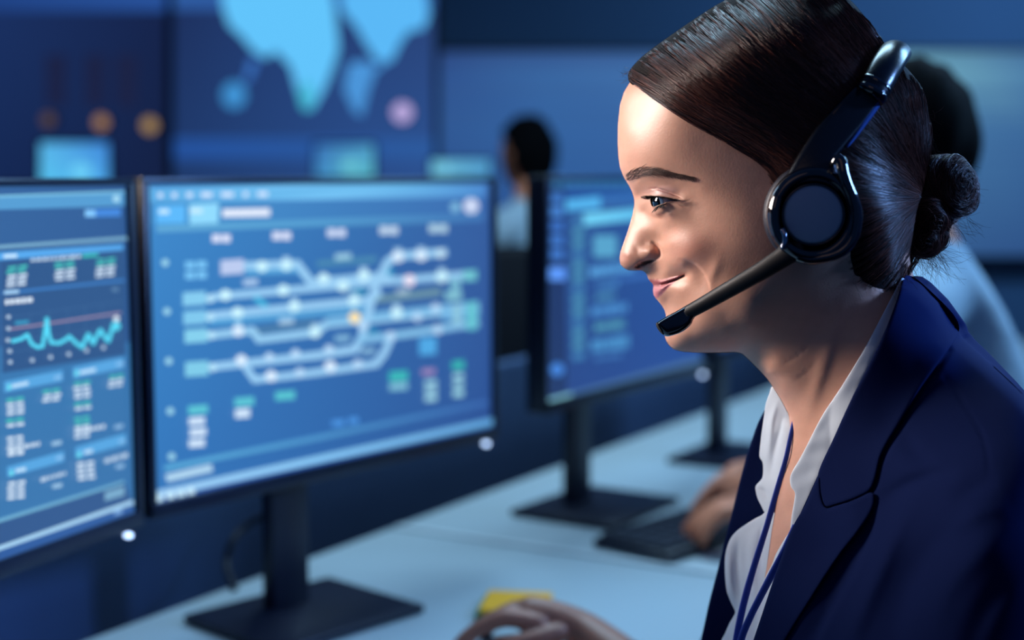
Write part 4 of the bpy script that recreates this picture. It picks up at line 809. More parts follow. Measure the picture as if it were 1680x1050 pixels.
# ------------------------------------------------------------------ clothes
def panel(name, poly, Wf, thick, m, parent, h=4., curved=True, edge_r=2.2, zones=(), colors=None):
    """a sheet of real thickness: the outline as seen, its own depth map, rounded rim"""
    B = smoothpoly(poly, 2.5, n=6) if curved else resample(poly, 2.5)
    I = grid_in(B, h); V, F, _ = triangulate(B, I); d, _, _ = polydist(V[:, 0], V[:, 1], B); bd = d < .02; n = len(V)
    rr = thick/2*np.sqrt(np.clip(1-(1-np.clip(d*.41/edge_r, 0, 1))**2, 0, 1)); W = Wf(V[:, 0], V[:, 1])
    top = hp(V[:, 0], V[:, 1], W-thick/2+rr); inn = np.where(~bd)[0]; bot = hp(V[inn, 0], V[inn, 1], (W-thick/2-rr)[inn])
    fm = np.arange(n); fm[inn] = n+np.arange(len(inn)); FF = [f if area2(*V[list(f)][:3]) < 0 else f[::-1] for f in F]; FF = FF+[tuple(fm[list(f)])[::-1] for f in FF]
    return mesh_obj(name, np.vstack([top, bot]), FF, m, parent, True)
def fabric(name, col, rough, weave, sheen=.3, var=.06, spec=.25):
    m = mat(name, col, rough, noise=(18, var), sheen=sheen, spec=spec); nt = m.node_tree; b = nt.nodes['Principled BSDF']; tc = nt.nodes.new('ShaderNodeTexCoord')
    w1 = nt.nodes.new('ShaderNodeTexWave'); w1.inputs['Scale'].default_value = weave; w1.bands_direction = 'X'; w2 = nt.nodes.new('ShaderNodeTexWave'); w2.inputs['Scale'].default_value = weave; w2.bands_direction = 'Z'
    for q in (w1, w2): nt.links.new(tc.outputs['Object'], q.inputs['Vector'])
    ad = nt.nodes.new('ShaderNodeMath'); ad.operation = 'ADD'; nt.links.new(w1.outputs['Fac'], ad.inputs[0]); nt.links.new(w2.outputs['Fac'], ad.inputs[1])
    bp = nt.nodes.new('ShaderNodeBump'); bp.inputs['Strength'].default_value = .1; bp.inputs['Distance'].default_value = .0002; nt.links.new(ad.outputs[0], bp.inputs['Height']); nt.links.new(bp.outputs[0], b.inputs['Normal']); return m
M_NAVY = fabric('navy_wool', '#04143f', .9, 420, 0, .05, .08); M_SHIRT = fabric('white_cotton', '#d6e0e8', .8, 500, .1, .03)
JC = [(1478,470,50),(1440,560,68),(1395,655,64),(1340,777,50),(1300,870,44),(1267,957,41),(1236,1050,42),(1190,1180,42),(1150,1300,42),(1110,1500,44),(1500,452,34),(1530,480,38),(1572,540,32),(1620,590,62),(1680,648,104),(1740,720,122),(1790,850,128),(1810,1050,130),(1800,1300,120),(1790,1500,110),
(1520,530,54),(1545,570,60),(1500,600,70),(1540,640,80),(1460,700,78),(1420,760,76),(1400,850,84),(1350,900,66),(1340,1000,84),(1300,1050,66),(1430,830,88),(1480,760,98),(1560,700,106),(1620,680,112),(1620,760,140),(1560,800,136),(1500,850,124),(1460,920,124),(1400,1000,112),(1600,900,168),(1690,900,168),(1540,950,156),(1500,1050,158),(1600,1050,180),(1700,750,142),(1740,1000,162),(1420,1100,134),(1500,1200,162),(1600,1200,180),(1300,1200,92),(1400,1350,112),(1600,1350,152),(1250,1400,64),(1700,1400,132),(1450,1480,110),(1650,1480,130)]
JT = TPS(JC, 1e-4)
JFRONT = [(1480,455),(1478,470),(1456,542),(1399,654),(1343,777),(1306,858),(1298,870),(1267,957),(1236,1050),(1190,1180),(1150,1300),(1110,1500)]
JBACK = [(1790,1500),(1800,1300),(1812,1050),(1792,850),(1745,722),(1680,648),(1620,592),(1580,555),(1566,532),(1540,494),(1512,466),(1496,455)]
CLINE = [(1556,574),(1540,598),(1508,643),(1476,696),(1446,747),(1434,788),(1426,806)]
def jackW(x, y, folds=True):
    W = JT(x, y); D, _, _ = polydist(x, y, JBACK, False); t = np.clip(D/26, 0, 1); W = W-24*(1-np.sqrt(1-(1-t)**2))
    if folds:
        W = W-fold(x, y, CLINE, 5, 7, 3.4, taper=False)
        W = W-fold(x, y, [(1438,822),(1428,870),(1396,935),(1360,1000),(1325,1070),(1290,1140)], 7, 26, 10)
        W = W+fold(x, y, [(1520,800),(1478,860),(1440,940),(1400,1040),(1380,1120)], 18, 22, 5)-fold(x, y, [(1600,850),(1545,880),(1500,935),(1470,1010),(1455,1100)], 24, 28, 4.5)
        W = W+fold(x, y, [(1680,860),(1620,900),(1560,960),(1520,1050)], 22, 26, 2.5)-fold(x, y, [(1700,930),(1640,970),(1600,1040),(1580,1120)], 18, 22, 2.5)
        W = W-fold(x, y, [(1536,600),(1562,632),(1590,672),(1612,715),(1622,760),(1618,800)], 1.6, 2.4, 1.5)-fold(x, y, [(1440,830),(1480,800),(1530,780),(1575,775)], 12, 14, 3.5)
        W = W-fold(x, y, [(1640,790),(1600,800),(1560,825)], 14, 18, 2)+fold(x, y, [(1660,830),(1600,845),(1550,880)], 14, 16, 1.5)-fold(x, y, [(1480,700),(1500,740),(1540,760)], 14, 14, 1.6)
        W = W+.45*vnoise(x, y, 70, 8)+.12*vnoise(x, y, 26, 9)
    return W
JB = np.vstack([resample(JFRONT, 4, False), resample([JFRONT[-1], JBACK[0]], 12, False)[1:-1], smoothpoly(JBACK, 4, False)]); nF = len(resample(JFRONT, 4, False)); 
I = grid_in(JB, 5.5); V, F, _ = triangulate(JB, I); W = jackW(V[:, 0], V[:, 1]); n = len(V)
P = hp(V[:, 0], V[:, 1], W); Pm = mirror(P); FF = [f if area2(*V[list(f)][:3]) < 0 else f[::-1] for f in F]; FF2 = [tuple(i+n for i in f)[::-1] for f in FF]
bk = smoothpoly(JBACK, 4, False); ids = [int(np.argmin(np.hypot(V[:, 0]-q[0], V[:, 1]-q[1]))) for q in bk]; br = []; EXTRA = []; off = 2*n; prev = ids; K_ = 8
for s_ in range(1, K_):      # the rounded back between the two halves
    t = s_/K_; bulge = math.sin(t*math.pi)**2; cur = []
    for q, i in zip(bk, ids): e = P[i]*(1-t)+Pm[i]*t+EX*bulge*.008; EXTRA.append(e); cur.append(off); off += 1
    br += [(prev[j], prev[j+1], cur[j+1], cur[j]) for j in range(len(ids)-1)]; prev = cur
br += [(prev[j], prev[j+1], ids[j+1]+n, ids[j]+n) for j in range(len(ids)-1)]
blazer = mesh_obj('blazer', np.vstack([P, Pm, np.array(EXTRA)]), FF+FF2+[b for b in br], M_NAVY, woman, True)
bm = bmesh.new(); bm.from_mesh(blazer.data); bmesh.ops.recalc_face_normals(bm, faces=bm.faces); bm.to_mesh(blazer.data); bm.free()
jw = lambda k: (lambda x, y: jackW(x, y, False)+k)
M_SEAM = M_NAVY
COLLAR = [(1483,456),(1490,452),(1500,455),(1513,465),(1536,486),(1560,510),(1572,528),(1573,545),(1564,561),(1538,598),(1508,640),(1476,693),(1447,743),(1436,784),(1427,804),(1408,815),(1390,822),(1370,828),(1355,831),(1347,815),(1342,778),(1368,718),(1397,654),(1424,602),(1452,542),(1470,496)]
panel('collar', COLLAR, lambda x, y: jackW(x, y, False)+3.6+.5*vnoise(x, y, 40, 3), 3.4, M_NAVY, blazer)
LAPEL = [(1343,782),(1347,815),(1355,833),(1372,829.5),(1392,823.5),(1410,816),(1427,808),(1434,812),(1433,828),(1424,848),(1404,876),(1380,906),(1354,944),(1328,985),(1300,1030),(1272,1080),(1240,1140),(1205,1200),(1185,1195),(1210,1122),(1236,1050),(1267,957),(1299,868),(1322,828)]
panel('lapel', LAPEL, lambda x, y: jackW(x, y, False)+3.2+2.2*np.exp(-((x-1380)/50)**2)+.5*vnoise(x, y, 50, 4), 3.4, M_NAVY, blazer)
# far front of the blazer
FT = TPS([(1262,650,-40),(1254,672,-48),(1240,702,-54),(1222,758,-58),(1205,820,-60),(1190,880,-62),(1175,940,-64),(1163,990,-66),(1152,1040,-68),(1130,1120,-70),(1100,1250,-72),(1290,700,-46),(1290,800,-40),(1280,950,-42),(1260,1100,-46),(1250,1250,-50),(1230,850,-50),(1215,950,-52)], 1e-3)
panel('far_lapel', [(1264,652),(1254,673),(1241,700),(1222,758),(1206,820),(1191,880),(1176,940),(1163,990),(1152,1040),(1132,1120),(1104,1240),(1250,1250),(1285,1100),(1300,950),(1300,800),(1290,700)], lambda x, y: FT(x, y)+.6*vnoise(x, y, 50, 6), 4, M_NAVY, blazer)
# shirt
def shirtW(T): return lambda x, y: np.maximum(T(x, y), np.where(inside(x, y, OUT), skinW(x, y, False)+3.4, -99))
shirt = panel('shirt', [(1267,925),(1275,905),(1299,868),(1325,850),(1345,900),(1330,1050),(1310,1200),(1190,1200),(1205,1110),(1222,1050),(1236,1000),(1252,955)], shirtW(TPS([(1270,930,14),(1250,970,8),(1236,1010,4),(1222,1060,2),(1200,1150,0),(1300,870,30),(1290,950,26),(1260,1050,22),(1240,1150,20),(1340,950,34),(1320,1100,34)], 1e-3)), 1.2, M_SHIRT, woman)
NT = TPS([(1480,460,44),(1421,567,60),(1372,647,56),(1322,734,42),(1297,780,34),(1300,860,38),(1484,466,42),(1456,542,61),(1400,656,60),(1344,778,46),(1306,858,39)], 1e-3)
panel('near_collar', [(1476,462),(1480,456),(1484,458),(1485,468),(1470,508),(1456,542),(1428,600),(1401,656),(1372,718),(1345,779),(1325,822),(1308,860),(1300,872),(1297,866),(1299,845),(1303,822),(1304,808),(1298,799),(1296,786),(1300,773),(1310,756),(1322,734),(1338,702),(1353,675),(1372,647),(1398,606),(1421,567),(1452,508)], lambda x, y: shirtW(NT)(x, y)+.35*vnoise(x, y, 14, 5), 1.6, M_SHIRT, shirt, h=3)
LT = TPS([(1268,634,-6),(1298,690,-1),(1285,660,-2),(1253,686,-20),(1248,724,-27),(1246,748,-28),(1251,775,-24),(1240,797,-26),(1242,814,-24),(1255,840,-15),(1270,720,-12),(1285,700,-4),(1266,780,-14),(1284,750,-4),(1276,790,-6),(1262,830,-12)], 1e-3)
panel('far_collar', [(1268,634),(1262,646),(1256,664),(1253,686),(1250,706),(1248,724),(1246,748),(1251,758),(1252,772),(1250,785),(1240,797),(1240,806),(1243,818),(1249,830),(1255,841),(1263,836),(1270,818),(1277,795),(1285,760),(1292,725),(1299,700),(1299,690),(1291,673),(1280,653)], lambda x, y: LT(x, y)+fold(x, y, [(1276,655),(1266,690),(1262,725),(1256,760)], 5, 6, 2.6)-fold(x, y, [(1286,672),(1281,700),(1272,740),(1262,790)], 4, 5, 2.2)-fold(x, y, [(1244,800),(1254,806),(1262,822)], 3, 4, 2), 1.2, M_SHIRT, shirt, h=2.6)
BT = TPS([(1255,840,-15),(1242,849,-21),(1210,870,-34),(1195,892,-38),(1189,926,-40),(1191,969,-40),(1206,1003,-36),(1197,1020,-38),(1184,1050,-38),(1250,930,-9),(1262,900,-5),(1266,850,-8),(1235,1000,-9),(1225,1060,-8),(1170,1150,-38),(1240,1150,-4),(1225,920,-24),(1215,960,-27),(1260,960,0)], 1e-3)
panel('far_placket', [(1257,838),(1250,845),(1240,850),(1224,860),(1210,870),(1200,881),(1194,894),(1190,910),(1189,930),(1190,952),(1193,972),(1200,990),(1206,1003),(1203,1012),(1197,1022),(1190,1038),(1180,1065),(1165,1160),(1240,1165),(1262,1060),(1272,960),(1272,900),(1272,850),(1266,834)], lambda x, y: BT(x, y)+fold(x, y, [(1196,900),(1196,930),(1200,965),(1210,995)], 4, 4, 2.5)-fold(x, y, [(1212,880),(1210,920),(1214,965),(1220,1000)], 4, 6, 2.4)+fold(x, y, [(1238,862),(1232,910),(1236,970),(1226,1030)], 6, 7, 2.6)-fold(x, y, [(1250,858),(1247,900),(1250,950)], 4, 4, 2.0), 1.2, M_SHIRT, shirt, h=2.6)
# lanyard
lan = empty('lanyard', hp(1216, 1050, 8), 'blue cord lanyard with two strands hanging inside the open shirt', 'lanyard')
M_LAN = fabric('lanyard_blue', '#2444a8', .6, 900, .1)
def cord(pts, n_):
    Q = catmull(np.array(pts, float), 8); Pp = hp(Q[:, 0], Q[:, 1], Q[:, 2]); wd = Q[:, 3]*.2/1000
    return MB().tube(Pp, np.full(len(Q), .0009), 12, flat=wd, up=tuple(EY)).build(n_, M_LAN, lan, True)
cord([(1303,688,12,6),(1298,712,12,7),(1290,750,10,8),(1279,789,5,9),(1266,835,2,10),(1257,866,1,10),(1240,920,-3,11),(1227,964,-4,12),(1216,1008,-3,12),(1208,1050,-2,12),(1200,1110,2,12),(1196,1180,6,12)], 'cord')
cord([(1304,862,40,8),(1299,874,38,9),(1285,905,33,10),(1266,943,28,12),(1248,978,22,12),(1231,1012,16,12),(1216,1050,12,12),(1204,1110,12,12),(1198,1180,12,12)], 'cord')
# ------------------------------------------------------------------ headset
M_HB = mat('headset_satin', '#060912', .26, bump=(900, .12)); M_HG = mat('headset_gloss', '#070a14', .07, coat=.8); M_HC = mat('headset_cap', '#8fa6b8', .55, metal=0.05, bump=(1200, .1)); M_CU = mat('headset_cushion', '#0d1326', .5, bump=(700, .4))
CC = (1333, 352); W_C = 97.
hs = empty('headset', hp(CC[0], CC[1], W_C), 'black glossy headset with round ear cup and boom microphone worn over dark hair', 'headset')
def disc_frame(W):    # z axis points at the viewer side
    o = hp(CC[0], CC[1], W); z = EY+EX*.03; z /= np.linalg.norm(z); x = np.cross(EZ, z); x /= np.linalg.norm(x); y = np.cross(z, x)
    return Matrix(((x[0], y[0], z[0], o[0]), (x[1], y[1], z[1], o[1]), (x[2], y[2], z[2], o[2]), (0, 0, 0, 1)))
PM = lambda px, W: px/FPX*(HD-W/1000)
def lathe(prof, W, sx=1., sy=1., seg=72):   # profile (radius px, height mm)
    mb = MB(); M = disc_frame(W); rings = []
    for r_, z_ in prof: rings.append([mb.bm.verts.new(M @ Vector((PM(r_, W)*sx*math.cos(a), PM(r_, W)*sy*math.sin(a), z_/1000))) for a in [2*math.pi*k/seg for k in range(seg)]])
    for a, b in zip(rings, rings[1:]):
        for k in range(seg): mb.bm.faces.new((a[k], a[(k+1) % seg], b[(k+1) % seg], b[k]))
    mb.bm.faces.new(rings[0][::-1]); mb.bm.faces.new(rings[-1]); return mb
lathe([(60,-26),(72,-24),(78,-18),(79,-12),(76,-6),(68,-3),(50,-3)], W_C, .98, 1.04).build('ear_cushion', M_CU, hs, True)
cup = lathe([(60,-5),(72,-5),(75,-1),(75,3),(71,6.5),(64,8.5),(58,8),(54,5),(51,1.5),(48,0),(40,-1)], W_C, .97, 1.03).build('ear_cup', M_HG, hs, True)
lathe([(30,0),(44,0),(46,2),(46,6.5),(44.5,8),(41,8.8),(24,9.6),(8,9.9),(1,10)], W_C).build('cup_cap', M_HC, cup, auto=50)['label'] = 'matt blue-grey round cap'
lathe([(47,1),(49.5,3),(50,6),(48.5,7.5),(46.5,7),(46,3)], W_C).build('cap_ring', M_HG, cup, True)
# slider arm, running up behind the ear line to the band
AT = TPS([(1292,284,100),(1340,208,92),(1388,156,84),(1410,136,80),(1450,156,78),(1420,200,86),(1380,248,96),(1366,264,99),(1333,300,104),(1275,330,102),(1390,320,102),(1333,330,105)], 1e-3)
skv = lambda x, y: np.maximum(AT(x, y), hairW(x, y)+7)
panel('slider_arm', [(1268,318),(1278,303),(1292,284),(1312,250),(1340,208),(1364,180),(1388,156),(1404,141),(1414,135),(1436,141),(1452,154),(1449,164),(1436,182),(1420,203),(1400,226),(1383,246),(1372,262),(1378,285),(1386,305),(1376,318),(1358,306),(1333,301),(1308,307),(1288,322),(1276,328)], lambda x, y: skv(x, y), 8, M_HB, hs, edge_r=3.2)
panel('slider_inlay', [(1430,166),(1446,158),(1452,160),(1440,180),(1418,210),(1394,240),(1388,238),(1404,214)], lambda x, y: skv(x, y)-.2, 7, mat('headset_blue_plastic', '#2b4a86', .22, metal=.3), hs, edge_r=2)
# band over the crown, mirrored to the far side
bp_ = [(1428,152,79),(1440,134,75),(1452,112,66),(1462,96,53),(1467,88,36),(1469,86,18),(1470,86,0)]
def band_pts(P_): a = hp(np.array([q[0] for q in P_]), np.array([q[1] for q in P_]), np.array([q[2] for q in P_], float)); return np.vstack([a, mirror(a[:-1])[::-1]])
MB().tube(catmull(band_pts(bp_), 8), .0098, 20, flat=.0075, up=tuple(EX)).build('headband', M_HB, hs, True)
for a, b in (((1425,158,80),(1431,149,78)), ((1434,143,76.5),(1439,136,75.5))):
    A_, B_ = hp(*a), hp(*b); MB().tube([A_, A_*.5+B_*.5, B_], [.0099, .0107, .0099], 24, flat=[.0078, .0086, .0078], up=tuple(EX)).build('band_collar', M_HG, hs, True)
# far-side temple pad so the band ends on something
E_ = mirror(hp(1333, 352, 88)); MB().tube(catmull([mirror(hp(1428,152,79)), mirror(hp(1385,225,90)), mirror(hp(1345,310,96)), E_], 6), .007, 12, flat=.003, up=tuple(EX)).build('far_arm', M_HB, hs, True)
fd = MB().cyl((0, 0, 0), .028, .016, Matrix.Translation(Vector(E_)) @ Vector(EY).to_track_quat('Z', 'Y').to_matrix().to_4x4(), bevel=.005).build('far_ear_cushion', M_CU, hs, True)
# looped rim behind the cup
rp = [(1372,268,101),(1376,262,102),(1381,268,103),(1384,284,104),(1390,303,104),(1399,325,103),(1405,350,102),(1403,376,101),(1394,398,101),(1378,413,101),(1356,421,101),(1330,424,100),(1308,418,100)]
q = np.array(rp, float); MB().tube(catmull(hp(q[:, 0], q[:, 1], q[:, 2]+1), 8), .0036, 16, up=tuple(EY)).build('wire_rim', M_HG, hs, True)
q = np.array([(1276,322,103),(1271,345,104),(1272,370,104),(1280,392,104),(1290,405,104)], float); MB().tube(catmull(hp(q[:, 0], q[:, 1], q[:, 2]+1), 8), .0030, 14, up=tuple(EY)).build('wire_rim', M_HG, hs, True)
q = np.array([(1283,376,107),(1287,385,108),(1288,397,108),(1284,408,107)], float); MB().tube(catmull(hp(q[:, 0], q[:, 1], q[:, 2]), 6), .0017, 12, up=tuple(EY)).build('boom_hinge', mat('headset_chrome', '#9098a8', .12, metal=1), hs, True)
# boom and microphone
bq = [(1318,404,101,17),(1300,412,99,18),(1280,425,96,17),(1250,444,91,15.5),(1215,464,84,14.5),(1180,484,76,13.6),(1150,501,69,12.6),(1128,513,64,12)]
q = np.array(bq, float); Q = catmull(q, 8); MB().tube(hp(Q[:, 0], Q[:, 1], Q[:, 2]), Q[:, 3]*.372/1000, 20, flat=.0036, up=tuple(EZ)).build('boom', mat('boom_plastic', '#05070f', .5, spec=.3), hs, True)
MT = TPS([(1077,535,56),(1130,505,64),(1135,525,64),(1100,550,58)], 1e-2)
mic = panel('microphone', [(1076.5,532),(1079,528),(1092,520),(1110,510),(1132,498),(1146,497),(1150,505),(1142,518),(1137,525),(1134,532),(1126,540),(1116,546),(1103,550.5),(1094,552),(1087,548),(1080,540)], lambda x, y: MT(x, y)+4, 8.5, M_HG, hs, h=2.5, edge_r=2.6)
panel('mic_tip', [(1076,531),(1081,528),(1086,535),(1091,549),(1086,548),(1079,540)], lambda x, y: MT(x, y)+4.4, 9.5, mat('mic_foam', '#05070d', .8), mic, h=2, edge_r=2)
for o in list(C.objects):
    if o.name.startswith('flyaway'): o['kind'] = 'stuff'
# ------------------------------------------------------------------ hands and the other people
def hand_joints(J, E, wrist_i, w, fwd, up, side, s=1., curl=(.35, .4, .45, .5), splay=.10, thumb=(.75, -.15)):
    """adds palm, four fingers of different length and a thumb to a joint list; side points to the thumb"""
    fwd, up, side = [np.array(v, float)/np.linalg.norm(v) for v in (fwd, up, side)]; w = np.array(w, float)
    def add(p, r, par): J.append((p, r)); E.append((par, len(J)-1)); return len(J)-1
    palm = add(w+fwd*.030*s+up*.002, .0235*s, wrist_i); palm = add(w+fwd*.058*s+up*.002, .0245*s, palm); palm = add(w+fwd*.080*s+up*.001, .0185*s, palm)
    for k, (o, L) in enumerate(((.026, .074), (.0085, .082), (-.009, .076), (-.026, .060))):
        d = fwd+side*(splay*(1.2-k*.8)); d /= np.linalg.norm(d); p = w+fwd*(.088-.004*k)*s+side*o*s+up*(.004-.002*abs(k-1.2)); J.append((w+fwd*.040*s+side*o*.75*s+up*.001, .0110*s)); J.append((p, .0112*s)); E.append((len(J)-2, len(J)-1)); m = len(J)-1; a = curl[k]
        for j, (f, r) in enumerate(((.42, .0086), (.33, .0078), (.25, .0066))):
            a += curl[k]*.55; q = d*math.cos(a)-up*math.sin(a); p = p+q*L*s*f; m = add(p, r*s, m)
    p = w+fwd*.018*s+side*.016*s-up*.002; J.append((p, .0145*s)); m = len(J)-1
    for f, r, b in ((.034, .0115, 0), (.030, .0098, .25), (.024, .0082, .45)):
        q = fwd*(thumb[0]+b*.6)+side*(.62-b)+up*(thumb[1]-b*.2); q /= np.linalg.norm(q); p = p+q*f*s; m = add(p, r*s, m)
def head_shape(c, fw, s, m, name, parent):
    """small sculpted head: cranium, face plane, brow, nose, lips, chin, ears"""
    fw = np.array(fw, float); fw /= np.linalg.norm(fw); up = np.array([0, 0, 1.]); sd = np.cross(up, fw); b = bmesh.new(); bmesh.ops.create_uvsphere(b, u_segments=48, v_segments=36, radius=1)
    for v in b.verts:
        x, y, z = v.co; X, Y, Z = x*.098, y*.076, z*.118
        if z < 0: X *= 1+.10*z; Y *= 1+.28*z; X += .018*(-z)
        if x > .3: X -= .012*max(0, (x-.3))*(1-abs(z))
        f = max(x, 0); X += .022*math.exp(-(y/.16)**2-((z+.18)/.13)**2)*f+.008*math.exp(-(y/.10)**2-((z+.02)/.2)**2)*f+.007*math.exp(-(y/.3)**2-((z+.50)/.07)**2)*f+.010*math.exp(-(y/.35)**2-((z+.85)/.15)**2)*f+.004*math.exp(-((abs(y)-.3)/.25)**2-((z-.18)/.08)**2)*f
        X -= .007*math.exp(-((abs(y)-.38)/.14)**2-((z-.02)/.1)**2)*f
        Y += math.copysign(.016*math.exp(-((x+.05)/.13)**2-((z+.05)/.22)**2), y) if abs(y) > .5 else 0
        p = c+(fw*X+sd*Y+up*Z)*s; v.co = p
    me = bpy.data.meshes.new(name); b.to_mesh(me); b.free(); me.materials.append(m); me.polygons.foreach_set('use_smooth', [True]*len(me.polygons)); return link(bpy.data.objects.new(name, me), parent)
def hair_cap(c, fw, s, m, parent, front=.25, low=-.8):
    fw = np.array(fw, float); fw /= np.linalg.norm(fw); up = np.array([0, 0, 1.]); sd = np.cross(up, fw); b = bmesh.new(); bmesh.ops.create_uvsphere(b, u_segments=48, v_segments=36, radius=1); r = random.Random(3)
    for v in b.verts:
        x, y, z = v.co; lim = np.interp(x, [-1, -.2, front, 1], [low, low+.05, .35, .62]); k = 1.10+.03*math.sin(9*y+4*z)+.02*math.sin(17*x+5*z)
        if z < lim: k = .86
        X, Y, Z = x*.098*k, y*.078*k, z*.118*k
        if z < 0: Y *= 1+.28*z
        v.co = c+(fw*(X-.004)+sd*Y+up*Z)*s
    me = bpy.data.meshes.new('hair'); b.to_mesh(me); b.free(); me.materials.append(m); me.polygons.foreach_set('use_smooth', [True]*len(me.polygons)); return link(bpy.data.objects.new('hair', me), parent)
M_SK2 = mat('skin_warm', '#f4946c', .5, bump=(300, .2)); M_TROUSER = mat('trouser_cloth', '#161c30', .85, noise=(30, .1)); M_SHOE = mat('shoe_leather', '#0b0b10', .35)
def join_into(o, others):
    """merge finished meshes into one continuous body"""
    b = bmesh.new(); b.from_mesh(o.data)
    for q in others: b.from_mesh(q.data)
    b.to_mesh(o.data); b.free(); o.data.polygons.foreach_set('use_smooth', [True]*len(o.data.polygons))
    for q in others: me = q.data; bpy.data.objects.remove(q); bpy.data.meshes.remove(me)
    return o
def seated(name_label, hip, fw, head_c, hand_near, hand_far, shirt_m, s=1., lean=0.):
    """a person seated: hip = seat point, fw = facing, hands = world points for the wrists (left, right of the person)"""
    fw = np.array([fw[0], fw[1], 0.]); fw /= np.linalg.norm(fw); lf = np.array([-fw[1], fw[0], 0.]); up = np.array([0, 0, 1.]); hip = np.array(hip, float)
    t = empty('person', (hip[0], hip[1], 0), name_label, 'person'); hc = np.array(head_c, float); nb = hc-up*.165*s-fw*.03; ch = hip*.35+nb*.65; ch = ch-fw*.01
    # clothes: one shirt with sleeves
    J = [(hip+up*.06, (.155, .12)), (hip*.6+ch*.4, (.145, .115)), (ch, (.165, .12)), (nb-up*.035, (.10, .075)), (nb+up*.02, .070), (nb+up*.045-fw*.012, .068)]; E = [(0, 1), (1, 2), (2, 3), (3, 4), (4, 5)]
    wr = {}
    for sg, tgt in ((1, hand_near), (-1, hand_far)):
        sh = nb-up*.075+lf*sg*.165*s; tgt = np.array(tgt, float); mid = (sh+tgt)/2; el = mid-up*.13+lf*sg*.04-fw*.03
        J.append((nb-up*.06+lf*sg*.09, .075)); E.append((3, len(J)-1)); J.append((sh, .066)); E.append((len(J)-2, len(J)-1)); J.append(((sh+el)/2, .054)); E.append((len(J)-2, len(J)-1)); J.append((el, .049)); E.append((len(J)-2, len(J)-1)); J.append((el*.4+tgt*.6, .042)); E.append((len(J)-2, len(J)-1)); J.append((el*.08+tgt*.92, .036)); E.append((len(J)-2, len(J)-1)); wr[sg] = (el, tgt)
    shirt_o = skinned(J, E, shirt_m, 'shirt', t)
    # trousers
    J = [(hip+up*.08, (.14, .11)), (hip+up*.0, (.15, .12))]; E = [(0, 1)]
    feet = []
    for sg in (1, -1):
        a = hip+lf*sg*.10+fw*.06; kn = hip+lf*sg*.13+fw*.44; an = kn*1.0-up*(kn[2]-.13)-fw*.03
        J.append((a, .09)); E.append((1, len(J)-1)); J.append(((a+kn)/2, .078)); E.append((len(J)-2, len(J)-1)); J.append((kn, .062)); E.append((len(J)-2, len(J)-1)); J.append(((kn+an)/2, .056)); E.append((len(J)-2, len(J)-1)); J.append((an, .048)); E.append((len(J)-2, len(J)-1)); feet.append(an)
    skinned(J, E, M_TROUSER, 'trousers', t)
    for an in feet:
        J = [(np.array([*an[:2], .10]), .038), (np.array([*an[:2], .045])-fw*.02, .042), (np.array([*an[:2], .038])+fw*.10, .040), (np.array([*an[:2], .030])+fw*.18, .030)]; skinned(J, [(0, 1), (1, 2), (2, 3)], M_SHOE, 'shoe', t)
    # body: head, neck, trunk core, forearms, hands
    J = [(hip+up*.1, .09), (ch, .09), (nb-up*.02, .055), (nb+up*.04, .052), (hc-up*.05, .05)]; E = [(0, 1), (1, 2), (2, 3), (3, 4)]
    for sg in (1, -1):
        el, tg = wr[sg]; J.append((nb-up*.09+lf*sg*.1, .04)); E.append((2, len(J)-1)); J.append((nb-up*.10+lf*sg*.15, .038)); E.append((len(J)-2, len(J)-1)); J.append((el, .036)); E.append((len(J)-2, len(J)-1)); J.append((tg, (.027, .02))); E.append((len(J)-2, len(J)-1))
        d = tg-el; d[2] *= .3; hand_joints(J, E, len(J)-1, tg, d, up, -lf*sg, .98)
    bd = skinned(J, E, M_SK2, 'body', t); hd = head_shape(hc, fw, s, M_SK2, 'head', t); join_into(bd, [hd])
    if s > .97: fuse(bd, .004, 3)
    hair_cap(hc, fw, s, mat('black_hair', '#06060a', .9, noise=(40, .3), bump=(200, .8), spec=.1), t); return t
# colleague at the next place: pale blue shirt, hand on the far keyboard
M_BLUE = fabric('pale_blue_shirt', '#c4dcec', .8, 300, .1, .05)
hc = atY(1478, 236, 2.12); hl_ = atZ(1286, 836, .79); 
p2 = seated('person with short dark hair and pale blue shirt, half hidden behind the bun', (hc[0]+.17, hc[1]-.02, .56), (-.92, .30), hc, hl_, hl_+np.array([.02, .24, .0]), M_BLUE, 1.0)
